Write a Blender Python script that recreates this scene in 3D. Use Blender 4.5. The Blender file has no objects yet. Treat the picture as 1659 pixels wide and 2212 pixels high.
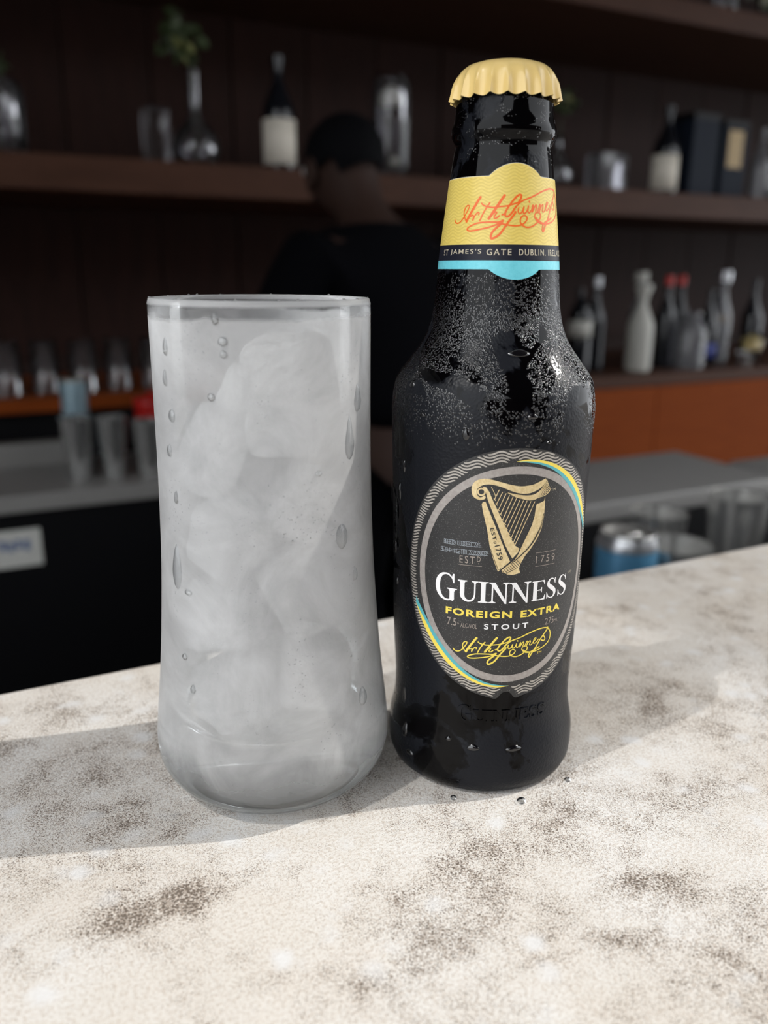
import bpy, bmesh, math, random
from math import sin, cos, pi, radians as R, sqrt, atan2
from mathutils import Vector, Matrix, noise
from mathutils.geometry import tessellate_polygon

S = bpy.context.scene
COL = S.collection
random.seed(7)

# ------------------------------------------------------------------ camera
# metres; X runs along the bar, Y into the bar, the beer bottle stands at the origin
cd = bpy.data.cameras.new('camera')
cam = bpy.data.objects.new('camera', cd); COL.objects.link(cam); S.camera = cam
cam.location = (-0.13784, -0.20252, 0.149)
cam.rotation_euler = (Matrix.Rotation(R(-26.906), 4, 'Z') @ Matrix.Rotation(R(90) - 0.28022, 4, 'X') @ Matrix.Rotation(0.006818, 4, 'Z')).to_euler()
cd.sensor_fit = 'HORIZONTAL'; cd.sensor_width = 36; cd.lens = 36 * 1810.8 / 1659
cd.clip_start = 0.01; cd.clip_end = 200
cd.dof.use_dof = True; cd.dof.focus_distance = 0.232; cd.dof.aperture_fstop = 12.0

# ------------------------------------------------------------------ sky, suns, exposure
w = bpy.data.worlds.new('open_sky'); S.world = w; w.use_nodes = True
wn = w.node_tree.nodes; wl = w.node_tree.links
wn['Background'].inputs[0].default_value = (0.93, 0.96, 1.0, 1)
wn['Background'].inputs[1].default_value = 2.45


def sun(name, az, el, strength, col, ang=0.6):
    l = bpy.data.lights.new(name, 'SUN'); l.energy = strength; l.color = col; l.angle = R(ang)
    o = bpy.data.objects.new(name, l); COL.objects.link(o)
    d = Vector((cos(R(el)) * cos(R(az)), cos(R(el)) * sin(R(az)), sin(R(el))))
    o.rotation_euler = d.to_track_quat('Z', 'Y').to_euler(); o.location = d * 5
    return o


sun('sun', -15.0, 41, 2.1, (1, 0.965, 0.91))
sun('sun_mirrored_in_window', -171.0, 55, 0.84, (1, 0.98, 0.95))

vs = S.view_settings
vs.view_transform = 'Standard'; vs.look = 'None'; vs.exposure = 0.24; vs.gamma = 1.0; vs.use_curve_mapping = False
S.cycles.max_bounces = 28; S.cycles.transmission_bounces = 12; S.cycles.transparent_max_bounces = 40
S.cycles.diffuse_bounces = 20; S.cycles.glossy_bounces = 5
S.cycles.sample_clamp_indirect = 6.0
S.cycles.use_denoising = True


# ------------------------------------------------------------------ materials
class NT:
    def __init__(s, name):
        s.m = bpy.data.materials.new(name); s.m.use_nodes = True
        s.t = s.m.node_tree; s.n = s.t.nodes; s.l = s.t.links; s.b = s.n['Principled BSDF']; s.out = s.n['Material Output']

    def node(s, ty, **k):
        n = s.n.new(ty)
        for a, v in k.items():
            if a == 'ins':
                for i, x in v.items():
                    if hasattr(x, 'node'): s.l.new(x, n.inputs[i])
                    else: n.inputs[i].default_value = x
            else: setattr(n, a, v)
        return n

    def coord(s, scale=(1, 1, 1)):
        tc = s.node('ShaderNodeTexCoord')
        mp = s.node('ShaderNodeMapping', ins={0: tc.outputs['Object'], 3: scale})
        return mp.outputs[0]

    def noise(s, vec, scale, detail=3, rough=.55, dist=0):
        return s.node('ShaderNodeTexNoise', ins={'Vector': vec, 'Scale': scale, 'Detail': detail, 'Roughness': rough, 'Distortion': dist}).outputs[0]

    def vor(s, vec, scale, out=0, rnd=1.0):
        return s.node('ShaderNodeTexVoronoi', ins={'Vector': vec, 'Scale': scale, 'Randomness': rnd}).outputs[out]

    def ramp(s, f, a, b, ca=(0, 0, 0, 1), cb=(1, 1, 1, 1)):
        r = s.node('ShaderNodeValToRGB', ins={0: f}); e = r.color_ramp.elements
        e[0].position = a; e[1].position = b; e[0].color = ca; e[1].color = cb
        return r.outputs[0]

    def math(s, op, a, b=0.0, c=0.0):
        return s.node('ShaderNodeMath', operation=op, ins={0: a, 1: b, 2: c}).outputs[0]

    def mix(s, f, a, b):
        n = s.node('ShaderNodeMix', data_type='RGBA', ins={0: f, 6: a, 7: b}); return n.outputs[2]

    def bump(s, h, strength, dist=.001):
        return s.node('ShaderNodeBump', ins={'Height': h, 'Strength': strength, 'Distance': dist}).outputs[0]

    def set(s, **k):
        for a, v in k.items():
            i = s.b.inputs[a.replace('_', ' ')]
            if hasattr(v, 'node'): s.l.new(v, i)
            else: i.default_value = v
        return s


def C4(c): return (*c, 1)


def plain(name, col, rough=.5, metal=0, var=.0, scale=40, spec=.5, **k):
    t = NT(name)
    if var:
        n = t.noise(t.coord(), scale, 4)
        a = C4([x * (1 - var) for x in col]); b = C4([min(1, x * (1 + var)) for x in col])
        t.set(Base_Color=t.mix(n, a, b))
    else: t.set(Base_Color=C4(col))
    t.set(Roughness=rough, Metallic=metal, Specular_IOR_Level=spec)
    for a, v in k.items(): t.b.inputs[a.replace('_', ' ')].default_value = v
    return t.m


def wood(name, c1, c2, rough=.5, axis=(1, 8, 8)):
    t = NT(name); v = t.coord(axis)
    n = t.noise(v, 5, 6, .6, 1.2); n2 = t.noise(v, 40, 3)
    f = t.math('ADD', t.math('MULTIPLY', n, .7), t.math('MULTIPLY', n2, .3))
    t.set(Base_Color=t.mix(t.ramp(f, .3, .7), C4(c1), C4(c2)), Roughness=rough, Specular_IOR_Level=.15, Normal=t.bump(n2, .15))
    return t.m


def stone_mat():
    t = NT('speckled_stone'); v = t.coord()
    big = t.noise(v, 13, 5, .6, .4)
    cloud = t.noise(v, 34, 6, .65, .6)
    fine = t.noise(v, 1100, 3, .7)
    base = t.mix(t.ramp(big, .38, .62), (.72, .68, .625, 1), (.80, .785, .76, 1))
    base = t.mix(t.math('MULTIPLY', t.ramp(cloud, .48, .70), .22), base, (.74, .66, .58, 1))
    base = t.mix(t.math('MULTIPLY', t.ramp(fine, .48, .60), .60), base, (.54, .46, .385, 1))
    # brown specks gathered in drifting clusters
    m1 = t.noise(v, 21, 5, .62, .7)
    m2 = t.noise(v, 95, 4, .7, .3)
    m = t.math('ADD', t.math('MULTIPLY', m1, .55), t.math('MULTIPLY', m2, .45))
    for cx, cy, rx, ry, k in STAINS:
        q = t.node('ShaderNodeVectorMath', operation='MULTIPLY_ADD', ins={0: v, 1: (1 / rx, 1 / ry, 0), 2: (-cx / rx, -cy / ry, 0)}).outputs[0]
        ln = t.node('ShaderNodeVectorMath', operation='LENGTH', ins={0: q}).outputs[1]
        m = t.math('ADD', m, t.node('ShaderNodeMapRange', interpolation_type='SMOOTHSTEP', ins={0: ln, 1: 0.0, 2: 1.0, 3: k, 4: 0.0}).outputs[0])
    mask = t.ramp(m, .43, .66)
    wn_ = t.node('ShaderNodeTexNoise', ins={'Vector': v, 'Scale': 700.0, 'Detail': 3.0}).outputs[1]
    wv = t.node('ShaderNodeVectorMath', operation='MULTIPLY_ADD', ins={0: wn_, 1: (.0007,) * 3, 2: v}).outputs[0]
    dot = t.math('LESS_THAN', t.vor(wv, 1350), t.math('MULTIPLY_ADD', t.ramp(m, .45, .68), .46, .06))
    dot2 = t.math('LESS_THAN', t.vor(wv, 2300), t.math('MULTIPLY_ADD', mask, .42, .20))
    base = t.mix(t.math('MULTIPLY', mask, .15), base, (.60, .50, .41, 1))
    base = t.mix(t.math('MULTIPLY', dot2, .70), base, (.24, .18, .135, 1))
    base = t.mix(t.math('MULTIPLY', dot, .85), base, (.12, .092, .07, 1))
    # milky blooms
    bn = t.node('ShaderNodeTexNoise', ins={'Vector': v, 'Scale': 120.0, 'Detail': 4.0}).outputs[1]
    bl = t.ramp(t.vor(t.node('ShaderNodeVectorMath', operation='MULTIPLY_ADD', ins={0: bn, 1: (.006,) * 3, 2: v}).outputs[0], 80), .12, .34, (1, 1, 1, 1), (0, 0, 0, 1))
    blm = t.math('MULTIPLY', t.math('MULTIPLY', bl, t.ramp(t.noise(v, 30, 2), .44, .52)), .8)
    base = t.mix(blm, base, (.76, .755, .75, 1))
    h = t.math('ADD', t.noise(v, 1100, 3, .7), t.math('MULTIPLY', dot, -.5))
    t.set(Base_Color=base, Roughness=.48, Specular_IOR_Level=.35, Normal=t.bump(h, .5, .0006))
    return t.m


STAINS = [(-.101, -.026, .022, .010, .13), (-.116, -.030, .012, .008, .09), (-.045, -.056, .045, .022, .10), (.003, -.074, .018, .014, .17), (-.017, -.086, .022, .012, .12), (-.129, .045, .030, .030, .09),
          (.045, -.050, .030, .014, .10), (-.020, -.046, .035, .014, .07), (-.05, -.076, .05, .016, .06), (-.012, -.10, .04, .014, .08), (.055, .0, .03, .018, .04), (.10, -.02, .03, .02, .05), (-.088, -.040, .022, .012, -.06), (-.13, -.05, .04, .016, -.06), (.03, -.033, .03, .010, -.05), (-.08, -.082, .05, .014, -.05)]


def bottle_glass_mat():
    t = NT('dark_bottle_glass'); v = t.coord()
    z = t.node('ShaderNodeSeparateXYZ', ins={0: v}).outputs[2]
    fogn = t.noise(v, 38, 5, .6, .8)
    up = t.node('ShaderNodeMapRange', ins={0: z, 1: .105, 2: .125, 3: 0.0, 4: -.09}).outputs[0]
    f = t.ramp(t.math('ADD', fogn, up), .44, .48)
    beads = t.vor(v, 1300)
    run = t.noise(t.coord((1, 1, .35)), 110, 3, .6, .6)
    t.set(Base_Color=t.mix(f, (.0008, .0007, .001, 1), (.008, .009, .012, 1)), Roughness=t.math('MULTIPLY_ADD', f, .30, .06), Specular_IOR_Level=.17,
          Normal=t.bump(t.math('ADD', t.math('MULTIPLY', beads, t.math('MULTIPLY', f, .6)), t.math('MULTIPLY', run, .35)), .14, .0009))
    return t.m


def fogged_glass_mat(misted):
    """chilled tumbler: misted outer wall, running clear below the rim and in the heavy refracting base"""
    t = NT('misted_glass' if misted else 'inner_glass'); t.n.remove(t.b); v = t.coord()
    z = t.node('ShaderNodeSeparateXYZ', ins={0: v}).outputs[2]
    n = t.noise(v, 45, 5, .6, .6); n2 = t.noise(v, 900, 2, .6); n3 = t.noise(t.coord((1, 1, .3)), 150, 3, .6, .5)
    zz = t.math('ADD', z, t.math('MULTIPLY_ADD', n, .006, -.003))
    top = t.node('ShaderNodeMapRange', ins={0: zz, 1: .1370, 2: .1382, 3: 1.0, 4: .12}).outputs[0]
    lip_glint = t.node('ShaderNodeMapRange', ins={0: z, 1: .1400, 2: .1408, 3: 0.0, 4: .4}).outputs[0]  # diffuse white on the lip stands in for the rim's bright reflection
    bot = t.node('ShaderNodeMapRange', ins={0: zz, 1: .008, 2: .021, 3: .10, 4: 1.0}).outputs[0]
    fac = t.math('MAXIMUM', t.math('MULTIPLY', t.math('MULTIPLY', top, bot), t.math('MULTIPLY_ADD', t.ramp(n, .35, .65), .18, .38)), lip_glint) if misted else t.math('MULTIPLY', lip_glint, .6)
    bmp = t.bump(t.math('ADD', n2, n3), .12 if misted else .02, .0006)
    tr = t.node('ShaderNodeBsdfTransparent', ins={0: (.996, .998, .998, 1)})
    rf = t.node('ShaderNodeBsdfGlass', ins={'Color': (.96, .98, .985, 1), 'Roughness': .02, 'IOR': 1.45})
    base = t.node('ShaderNodeMapRange', ins={0: z, 1: .0225, 2: .0235, 3: 1.0, 4: 0.0}).outputs[0]
    see = t.node('ShaderNodeMixShader', ins={0: base, 1: tr.outputs[0], 2: rf.outputs[0]})
    di = t.node('ShaderNodeBsdfDiffuse', ins={0: (.985, .99, .995, 1), 'Normal': bmp})
    tl = t.node('ShaderNodeBsdfTranslucent', ins={0: (.99, .993, .996, 1), 'Normal': bmp})
    fog = t.node('ShaderNodeMixShader', ins={0: .42, 1: di.outputs[0], 2: tl.outputs[0]})
    body = t.node('ShaderNodeMixShader', ins={0: fac, 1: see.outputs[0], 2: fog.outputs[0]})
    gl = t.node('ShaderNodeBsdfGlossy', ins={0: (1, 1, 1, 1), 'Roughness': t.math('MULTIPLY_ADD', fac, .9, .12), 'Normal': bmp})
    fr = t.node('ShaderNodeFresnel', ins={0: 1.38 if misted else 1.15})
    frb = t.math('MULTIPLY', fr.outputs[0], t.math('SUBTRACT', 1.0, base))
    m = t.node('ShaderNodeMixShader', ins={0: frb, 1: body.outputs[0], 2: gl.outputs[0]})
    t.l.new(m.outputs[0], t.out.inputs[0])
    return t.m


def ice_mat():
    t = NT('ice'); t.n.remove(t.b); v = t.coord()
    n = t.noise(v, 75, 5, .65, 1.0); n2 = t.noise(v, 420, 4, .7); cr = t.noise(v, 160, 3, .6, 2.5)
    geo = t.node('ShaderNodeLayerWeight', ins={0: .55}).outputs[1]
    milky = t.math('ADD', t.math('MULTIPLY', t.ramp(n, .38, .62), .42), t.math('MULTIPLY', t.ramp(cr, .55, .62), .25))
    fac = t.math('ADD', t.math('ADD', milky, .68), t.math('MULTIPLY', t.ramp(geo, .45, .9), .5))
    bmp = t.bump(t.math('ADD', n2, t.math('MULTIPLY', cr, 2.2)), .8, .0014)
    tr = t.node('ShaderNodeBsdfTransparent', ins={0: (.996, .998, .998, 1)})
    di = t.node('ShaderNodeBsdfDiffuse', ins={0: (.99, .993, .993, 1), 'Normal': bmp})
    tl = t.node('ShaderNodeBsdfTranslucent', ins={0: (.992, .994, .996, 1), 'Normal': bmp})
    fog = t.node('ShaderNodeMixShader', ins={0: .6, 1: di.outputs[0], 2: tl.outputs[0]})
    body = t.node('ShaderNodeMixShader', ins={0: fac, 1: tr.outputs[0], 2: fog.outputs[0]})
    gl = t.node('ShaderNodeBsdfGlossy', ins={0: (1, 1, 1, 1), 'Roughness': .16, 'Normal': bmp})
    fr = t.node('ShaderNodeFresnel', ins={0: 1.36, 'Normal': bmp})
    m = t.node('ShaderNodeMixShader', ins={0: fr.outputs[0], 1: body.outputs[0], 2: gl.outputs[0]})
    t.l.new(m.outputs[0], t.out.inputs[0])
    return t.m


def clear_mat(name, tint=(.93, .95, .95), k=.10, rough=.05):
    """thin clear glassware: mostly see-through with surface gloss"""
    t = NT(name); t.n.remove(t.b)
    tr = t.node('ShaderNodeBsdfTransparent', ins={0: C4(tint)})
    di = t.node('ShaderNodeBsdfDiffuse', ins={0: (.8, .8, .82, 1)})
    b = t.node('ShaderNodeMixShader', ins={0: k, 1: tr.outputs[0], 2: di.outputs[0]})
    gl = t.node('ShaderNodeBsdfGlossy', ins={0: (1, 1, 1, 1), 'Roughness': rough})
    fr = t.node('ShaderNodeFresnel', ins={0: 1.5})
    m = t.node('ShaderNodeMixShader', ins={0: fr.outputs[0], 1: b.outputs[0], 2: gl.outputs[0]})
    t.l.new(m.outputs[0], t.out.inputs[0])
    return t.m


def label_black_mat():
    t = NT('black_label_paper'); v = t.coord()
    d = t.vor(v, 2300)
    n = t.noise(v, 60, 4)
    sp = t.math('MULTIPLY', t.math('LESS_THAN', d, .17), .55)
    base = t.mix(n, (.012, .012, .013, 1), (.038, .037, .036, 1))
    t.set(Base_Color=t.mix(sp, base, (.30, .29, .27, 1)), Roughness=.42, Specular_IOR_Level=.5, Normal=t.bump(d, .15, .0003))
    return t.m


def foil_mat(name, c1, c2, rough=.38, metal=.35):
    t = NT(name); v = t.coord(); n = t.noise(v, 900, 4, .7)
    t.set(Base_Color=t.mix(t.ramp(n, .3, .7), C4(c1), C4(c2)), Roughness=rough, Metallic=metal, Normal=t.bump(n, .2, .0003))
    return t.m


M = dict(
    stone=stone_mat(), bottle=bottle_glass_mat(), fog=fogged_glass_mat(True), inner=fogged_glass_mat(False), ice=ice_mat(),
    drop=clear_mat('water', (.96, .97, .97), .05, .02), heavy=clear_mat('clear_glass', (.95, .965, .97), .03, .02),
    vase=clear_mat('vase_glass', (.88, .88, .90), .02, .10), tumbler=clear_mat('tumbler_glass', (.93, .93, .94), .03, .05),
    lblack=label_black_mat(),
    gold=foil_mat('gold_foil', (.62, .46, .22), (.86, .71, .42)),
    ringgrey=foil_mat('warm_grey_print', (.30, .27, .25), (.42, .385, .36), .45, .2),
    wave=foil_mat('pale_bronze_print', (.36, .33, .29), (.52, .48, .43), .45, .15),
    white=plain('white_print', (.86, .85, .85), .45), ltan=plain('tan_print', (.34, .29, .25), .5),
    goldtext=plain('pale_gold_print', (.55, .49, .36), .45), blackink=plain('black_print', (.02, .019, .018), .5),
    yprint=plain('yellow_print', (.86, .68, .10), .42), yel=foil_mat('yellow_label', (.70, .53, .11), (.78, .62, .17), .40, .05),
    ywave=plain('darker_yellow_print', (.66, .50, .115), .42), teal=plain('teal_print', (.10, .42, .46), .42),
    tealb=foil_mat('turquoise_label', (.13, .55, .64), (.18, .63, .72), .40, .05), orange=plain('orange_print', (.80, .13, .015), .40),
    navy=plain('navy_label', (.014, .015, .024), .4, 0, 0, 1, .2), grey=plain('ink_jet_print', (.38, .42, .46), .5), bead=plain('bead_water', (.002, .002, .003), .13, 0, 0, 1, .9),
    paper_edge=plain('label_paper_edge', (.7, .68, .62), .6),
    cap=plain('cream_yellow_enamel', (.80, .58, .22), .27, 0, .04, 300),
    shelf=wood('walnut_shelf', (.052, .022, .013), (.090, .040, .024), .5),
    plank=wood('dark_walnut_panel', (.018, .0075, .0055), (.034, .0135, .0095), .6, (8, 8, 1)),
    orangewood=wood('orange_veneer', (.20, .038, .004), (.26, .056, .007), .75), darkwood=wood('dark_wood', (.020, .010, .008), (.034, .017, .013), .6),
    black=plain('black_panel', (.004, .004, .005), .5, 0, 0, 1, .2), steel=plain('brushed_steel', (.32, .31, .295), .45, .25, .08, 60),
    steel_b=plain('polished_steel', (.60, .60, .59), .18, .8), floor=plain('dark_floor', (.07, .065, .06), .6, 0, .2, 6),
    ceil=plain('dark_ceiling', (.05, .04, .035), .7), cream=plain('cream_paper', (.80, .74, .63), .6, 0, .03), glassblack=plain('black_glass', (.006, .007, .010), .12),
    green=plain('leaf_green', (.045, .065, .025), .5, 0, .3, 60), yellowgreen=plain('pale_leaf', (.20, .21, .07), .5), whitefl=plain('white_petals', (.62, .60, .50), .6),
    bluebox=plain('blue_black_carton', (.010, .015, .026), .6, 0, 0, 1, .15), goldcard=plain('old_gold_card', (.42, .28, .10), .45), redcap=plain('red_plastic', (.50, .015, .012), .35),
    whitegl=plain('milk_glass', (.50, .49, .44), .35), silver=plain('silver_cap', (.55, .56, .58), .3, .8), canblue=plain('blue_can_print', (.08, .24, .40), .35, .3),
    canlight=plain('pale_blue_can_print', (.28, .40, .46), .4, .2), lemon=plain('lemon_yellow', (.70, .55, .20), .5), bluelab=plain('blue_paper', (.04, .06, .28), .5),
    sticker=plain('silver_sticker', (.60, .60, .56), .45, 0, .15, 60), stblue=plain('blue_sticker_print', (.10, .15, .30), .5), greyglass=clear_mat('grey_glass', (.55, .55, .58), .16, .08),
    skin=plain('brown_skin', (.035, .018, .013), .7, 0, 0, 1, .2), hair=plain('black_hair', (.003, .003, .004), .8, 0, 0, 1, .08), shirt=plain('black_shirt', (.003, .003, .004), .95, 0, 0, 1, .03), eye=plain('eye', (.4, .38, .36), .3),
    seam=plain('dark_rubber', (.01, .01, .01), .7), barfront=plain('bar_front_panel', (.22, .20, .18), .6, 0, .1, 8),
)


# ------------------------------------------------------------------ mesh helpers
def link(name, me, mat, parent=None, smooth=True):
    o = bpy.data.objects.new(name, me); COL.objects.link(o)
    if mat is not None: me.materials.append(M[mat] if isinstance(mat, str) else mat)
    if smooth:
        for p in me.polygons: p.use_smooth = True
    if parent is not None: o.parent = parent
    return o


def obj(name, bm, mat, parent=None, smooth=True, sharp=None):
    me = bpy.data.meshes.new(name); bm.normal_update(); bm.to_mesh(me); bm.free()
    o = link(name, me, mat, parent, smooth)
    if smooth and sharp: me.set_sharp_from_angle(angle=R(sharp))
    return o


def tag(o, label, cat, group=None):
    o['label'] = label; o['category'] = cat
    if group: o['group'] = group
    return o


def empty(name, loc, label, cat, group=None, rz=0):
    o = bpy.data.objects.new(name, None); COL.objects.link(o); o.location = loc; o.rotation_euler = (0, 0, rz)
    o.empty_display_size = .02
    return tag(o, label, cat, group)


def lathe(bm, prof, seg=48, cx=0, cy=0, z0=0, close=False):
    """prof: (r, z) list; r == 0 makes a pole"""
    rings = []
    for r, z in prof:
        if r <= 1e-9: rings.append([bm.verts.new((cx, cy, z + z0))])
        else: rings.append([bm.verts.new((cx + r * cos(2 * pi * i / seg), cy + r * sin(2 * pi * i / seg), z + z0)) for i in range(seg)])
    prs = list(zip(rings, rings[1:]))
    if close: prs.append((rings[-1], rings[0]))
    for a, b in prs:
        for i in range(seg):
            j = (i + 1) % seg
            if len(a) == 1 and len(b) == 1: continue
            if len(a) == 1: bm.faces.new((a[0], b[j], b[i]))
            elif len(b) == 1: bm.faces.new((a[i], a[j], b[0]))
            else: bm.faces.new((a[i], a[j], b[j], b[i]))
    return bm


def L(prof, seg=48, **k): return lathe(bmesh.new(), prof, seg, **k)


def box(bm, x0, x1, y0, y1, z0, z1, bev=0.0):
    t = bmesh.new(); bmesh.ops.create_cube(t, size=1)
    for v in t.verts: v.co = Vector(((x0 + x1) / 2 + v.co.x * (x1 - x0), (y0 + y1) / 2 + v.co.y * (y1 - y0), (z0 + z1) / 2 + v.co.z * (z1 - z0)))
    if bev: bmesh.ops.bevel(t, geom=t.edges[:], offset=bev, segments=3, affect='EDGES', profile=.5)
    me = bpy.data.meshes.new('t'); t.to_mesh(me); t.free(); bm.from_mesh(me); bpy.data.meshes.remove(me)
    return bm


def B(x0, x1, y0, y1, z0, z1, bev=0.0): return box(bmesh.new(), x0, x1, y0, y1, z0, z1, bev)


def catmull(pts, step, closed=False):
    out = []; n = len(pts)
    rng = range(n if closed else n - 1)
    for i in rng:
        if closed: p0, p1, p2, p3 = pts[i - 1], pts[i], pts[(i + 1) % n], pts[(i + 2) % n]
        else: p0, p1, p2, p3 = pts[max(i - 1, 0)], pts[i], pts[i + 1], pts[min(i + 2, n - 1)]
        d = math.dist(p1, p2); k = max(1, int(d / step))
        for j in range(k):
            t = j / k; t2 = t * t; t3 = t2 * t
            out.append(tuple(.5 * (2 * b + (c - a) * t + (2 * a - 5 * b + 4 * c - e) * t2 + (-a + 3 * b - 3 * c + e) * t3) for a, b, c, e in zip(p0, p1, p2, p3)))
    if not closed: out.append(tuple(pts[-1]))
    return out


# ------------------------------------------------------------------ the room
def struct(name, bm, mat, smooth=False, parent=None):
    o = obj(name, bm, mat, parent, smooth)
    if parent is None: o['kind'] = 'structure'
    return o


FZ = -1.08
struct('floor', B(-6, 9, -7, 2.62, FZ - .05, FZ), 'floor')
struct('ceiling', B(-2.2, 7.5, .14, 2.62, 1.5, 1.6), 'ceil')
struct('ceiling', B(-1.40, 2.25, -7.1, .135, 2.2, 2.26), 'ceil')      # unseen canopy added to darken bottle reflections; both suns shine in under it
wb = struct('wall_back', B(-2.2, 7.5, 2.50, 2.60, FZ, 1.5), 'darkwood')
pm = None; x = -2.2
k = 0
while x < 5.6:
    o = obj('wall_panel', B(0, .238, 2.482, 2.50, -.10, 1.5, .003), 'plank', wb, False) if pm is None else bpy.data.objects.new('wall_panel', pm)
    if pm is None: pm = o.data
    else: COL.objects.link(o); o.parent = wb
    o.location = (x, 0.0015 * ((k * 7) % 3), 0); x += .242; k += 1
struct('wall_left', B(-2.32, -2.2, .14, 2.62, FZ, 1.6), 'darkwood')
struct('wall_front_added', B(-6, 9, -7.1, -7, FZ, 2.6), 'darkwood')  # unseen wall, added to keep the front side dark in the bottle

# shelves on the back wall
for nm, x0, z0, z1, lb in (('wall_shelf', -1.2, .315, .39, 'long dark walnut wall shelf holding the sake bottles and vases'), ('wall_shelf', -2.1, .860, .922, 'upper walnut wall shelf under the ceiling, seen from below at top right')):
    o = obj(nm, B(x0, 5.2, 1.88, 2.478, z0, z1, .004), 'shelf', None, False); tag(o, lb, 'shelf')

# ------------------------------------------------------------------ stone counter
o = obj('bar_counter', B(-1.6, 2.4, -.62, .1075, -.03, 0, .0035), 'stone', None, True, 30)
tag(o, 'pale speckled stone bar counter that the glass and beer bottle stand on', 'counter')
struct('wall_bar', B(-1.6, 2.4, -.32, .06, FZ, -.0302, .002), 'barfront')

# ------------------------------------------------------------------ beer bottle
LA = R(-108.9)
PR = [(0, 24.5), (.4, 26.2), (1.6, 27.7), (4, 28.7), (9, 29), (14, 28.7), (18.6, 27.8), (22, 27.3), (27, 27.25), (35, 27.55), (50, 28.1), (65, 28.3), (80, 28.5), (95, 28.8),
      (108, 29.1), (112, 29.1), (116, 28.8), (119, 28.1), (121.5, 26.8), (124, 24.9), (126.5, 23), (129, 21.2), (131.5, 19.8), (135, 18.5), (140, 17.5), (146, 16.9), (152, 16.45),
      (160, 15.55), (172, 14.1), (178, 13.3), (181, 12.8), (182.2, 13.3), (183, 13.8), (184, 14.0), (185.2, 13.9), (186.5, 13.3), (190, 12.9), (194, 12.55), (196.6, 11.9), (198.0, 10.6)]
PF = catmull(PR, 1.4)
PF = [p for i, p in enumerate(PF) if i == 0 or p[0] > PF[i - 1][0] + .05]


def prad(z):
    for (a, r), (b, q) in zip(PF, PF[1:]):
        if z <= b: return r + (q - r) * (max(z, a) - a) / (b - a)
    return PF[-1][1]


def wrap(u, v, wd, R0, du):
    """label millimetres -> point on the bottle, wd millimetres proud of it; planar inside every du cell"""
    i = math.floor(u / du + 1e-6); f = u / du - i
    r = (prad(v) + wd) / 1000
    a0 = LA + i * du / R0; a1 = LA + (i + 1) * du / R0
    return Vector((r * (cos(a0) * (1 - f) + cos(a1) * f), r * (sin(a0) * (1 - f) + sin(a1) * f), v / 1000))


def wrapped(name, flat, mat, parent, R0=28.4, du=1.0, thick=0.0, sharp=None):
    """flat: bmesh in (u, v, offset) millimetres, cut along the facets of the bottle and bent around it"""
    LAY[0] = 0.0
    us = [v.co.x for v in flat.verts]; vs_ = [v.co.y for v in flat.verts]
    if thick:
        r = bmesh.ops.extrude_face_region(flat, geom=flat.faces[:])
        for v in r['geom']:
            if isinstance(v, bmesh.types.BMVert): v.co.z -= thick
        bmesh.ops.recalc_face_normals(flat, faces=flat.faces[:])
    for i in range(math.ceil(min(us) / du), math.floor(max(us) / du) + 1):
        bmesh.ops.bisect_plane(flat, geom=flat.verts[:] + flat.edges[:] + flat.faces[:], plane_co=(i * du, 0, 0), plane_no=(1, 0, 0), dist=1e-5)
    for z, _ in PF:
        if min(vs_) < z < max(vs_):
            bmesh.ops.bisect_plane(flat, geom=flat.verts[:] + flat.edges[:] + flat.faces[:], plane_co=(0, z, 0), plane_no=(0, 1, 0), dist=1e-5)
    for v in flat.verts: v.co = wrap(v.co.x, v.co.y, v.co.z, R0, du)
    return obj(name, flat, mat, parent, True, sharp)


LAY = [0.0]


def nextlay():
    LAY[0] += .0013
    return LAY[0]


def poly(bm, outer, holes=(), w0=.1):
    lay = w0 + nextlay()
    loops = [[Vector((p[0], p[1], 0)) for p in l] for l in (outer, *holes)]
    vs_ = [bm.verts.new((p.x, p.y, lay)) for l in loops for p in l]
    for t in tessellate_polygon(loops):
        a, b, c = (vs_[i] for i in t)
        ar = (b.co - a.co).cross(c.co - a.co).z
        if abs(ar) < 1e-7: continue
        try: bm.faces.new((a, b, c) if ar > 0 else (a, c, b))
        except ValueError: pass
    return bm


def stroke(bm, pts, w=.3, w0=.1, step=.25, smooth=True, caps=True):
    if smooth: pts = catmull([(p[0], p[1], (p[2] if len(p) > 2 else w)) for p in pts], step)
    else: pts = [(p[0], p[1], (p[2] if len(p) > 2 else w)) for p in pts]
    lay = w0 + nextlay(); n = len(pts); prev = None
    for i, (x, y, ww) in enumerate(pts):
        a = pts[max(i - 1, 0)]; b = pts[min(i + 1, n - 1)]
        dx, dy = b[0] - a[0], b[1] - a[1]; d = math.hypot(dx, dy) or 1
        nx, ny = -dy / d * ww / 2, dx / d * ww / 2
        zz = lay + i * .00006
        cur = (bm.verts.new((x + nx, y + ny, zz)), bm.verts.new((x - nx, y - ny, zz)))
        if prev:
            try: bm.faces.new((prev[0], prev[1], cur[1], cur[0]))
            except ValueError: pass
        prev = cur
        if caps and i in (0, n - 1) and ww > .12:
            s = -1 if i == 0 else 1; an = atan2(dy, dx) + (pi if s < 0 else 0)
            c = bm.verts.new((x, y, zz)); arc = [bm.verts.new((x + ww / 2 * cos(an + t), y + ww / 2 * sin(an + t), zz)) for t in (-pi / 2, -pi / 4, 0, pi / 4, pi / 2)]
            for q, r_ in zip(arc, arc[1:]): bm.faces.new((c, q, r_))
    return bm


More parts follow.
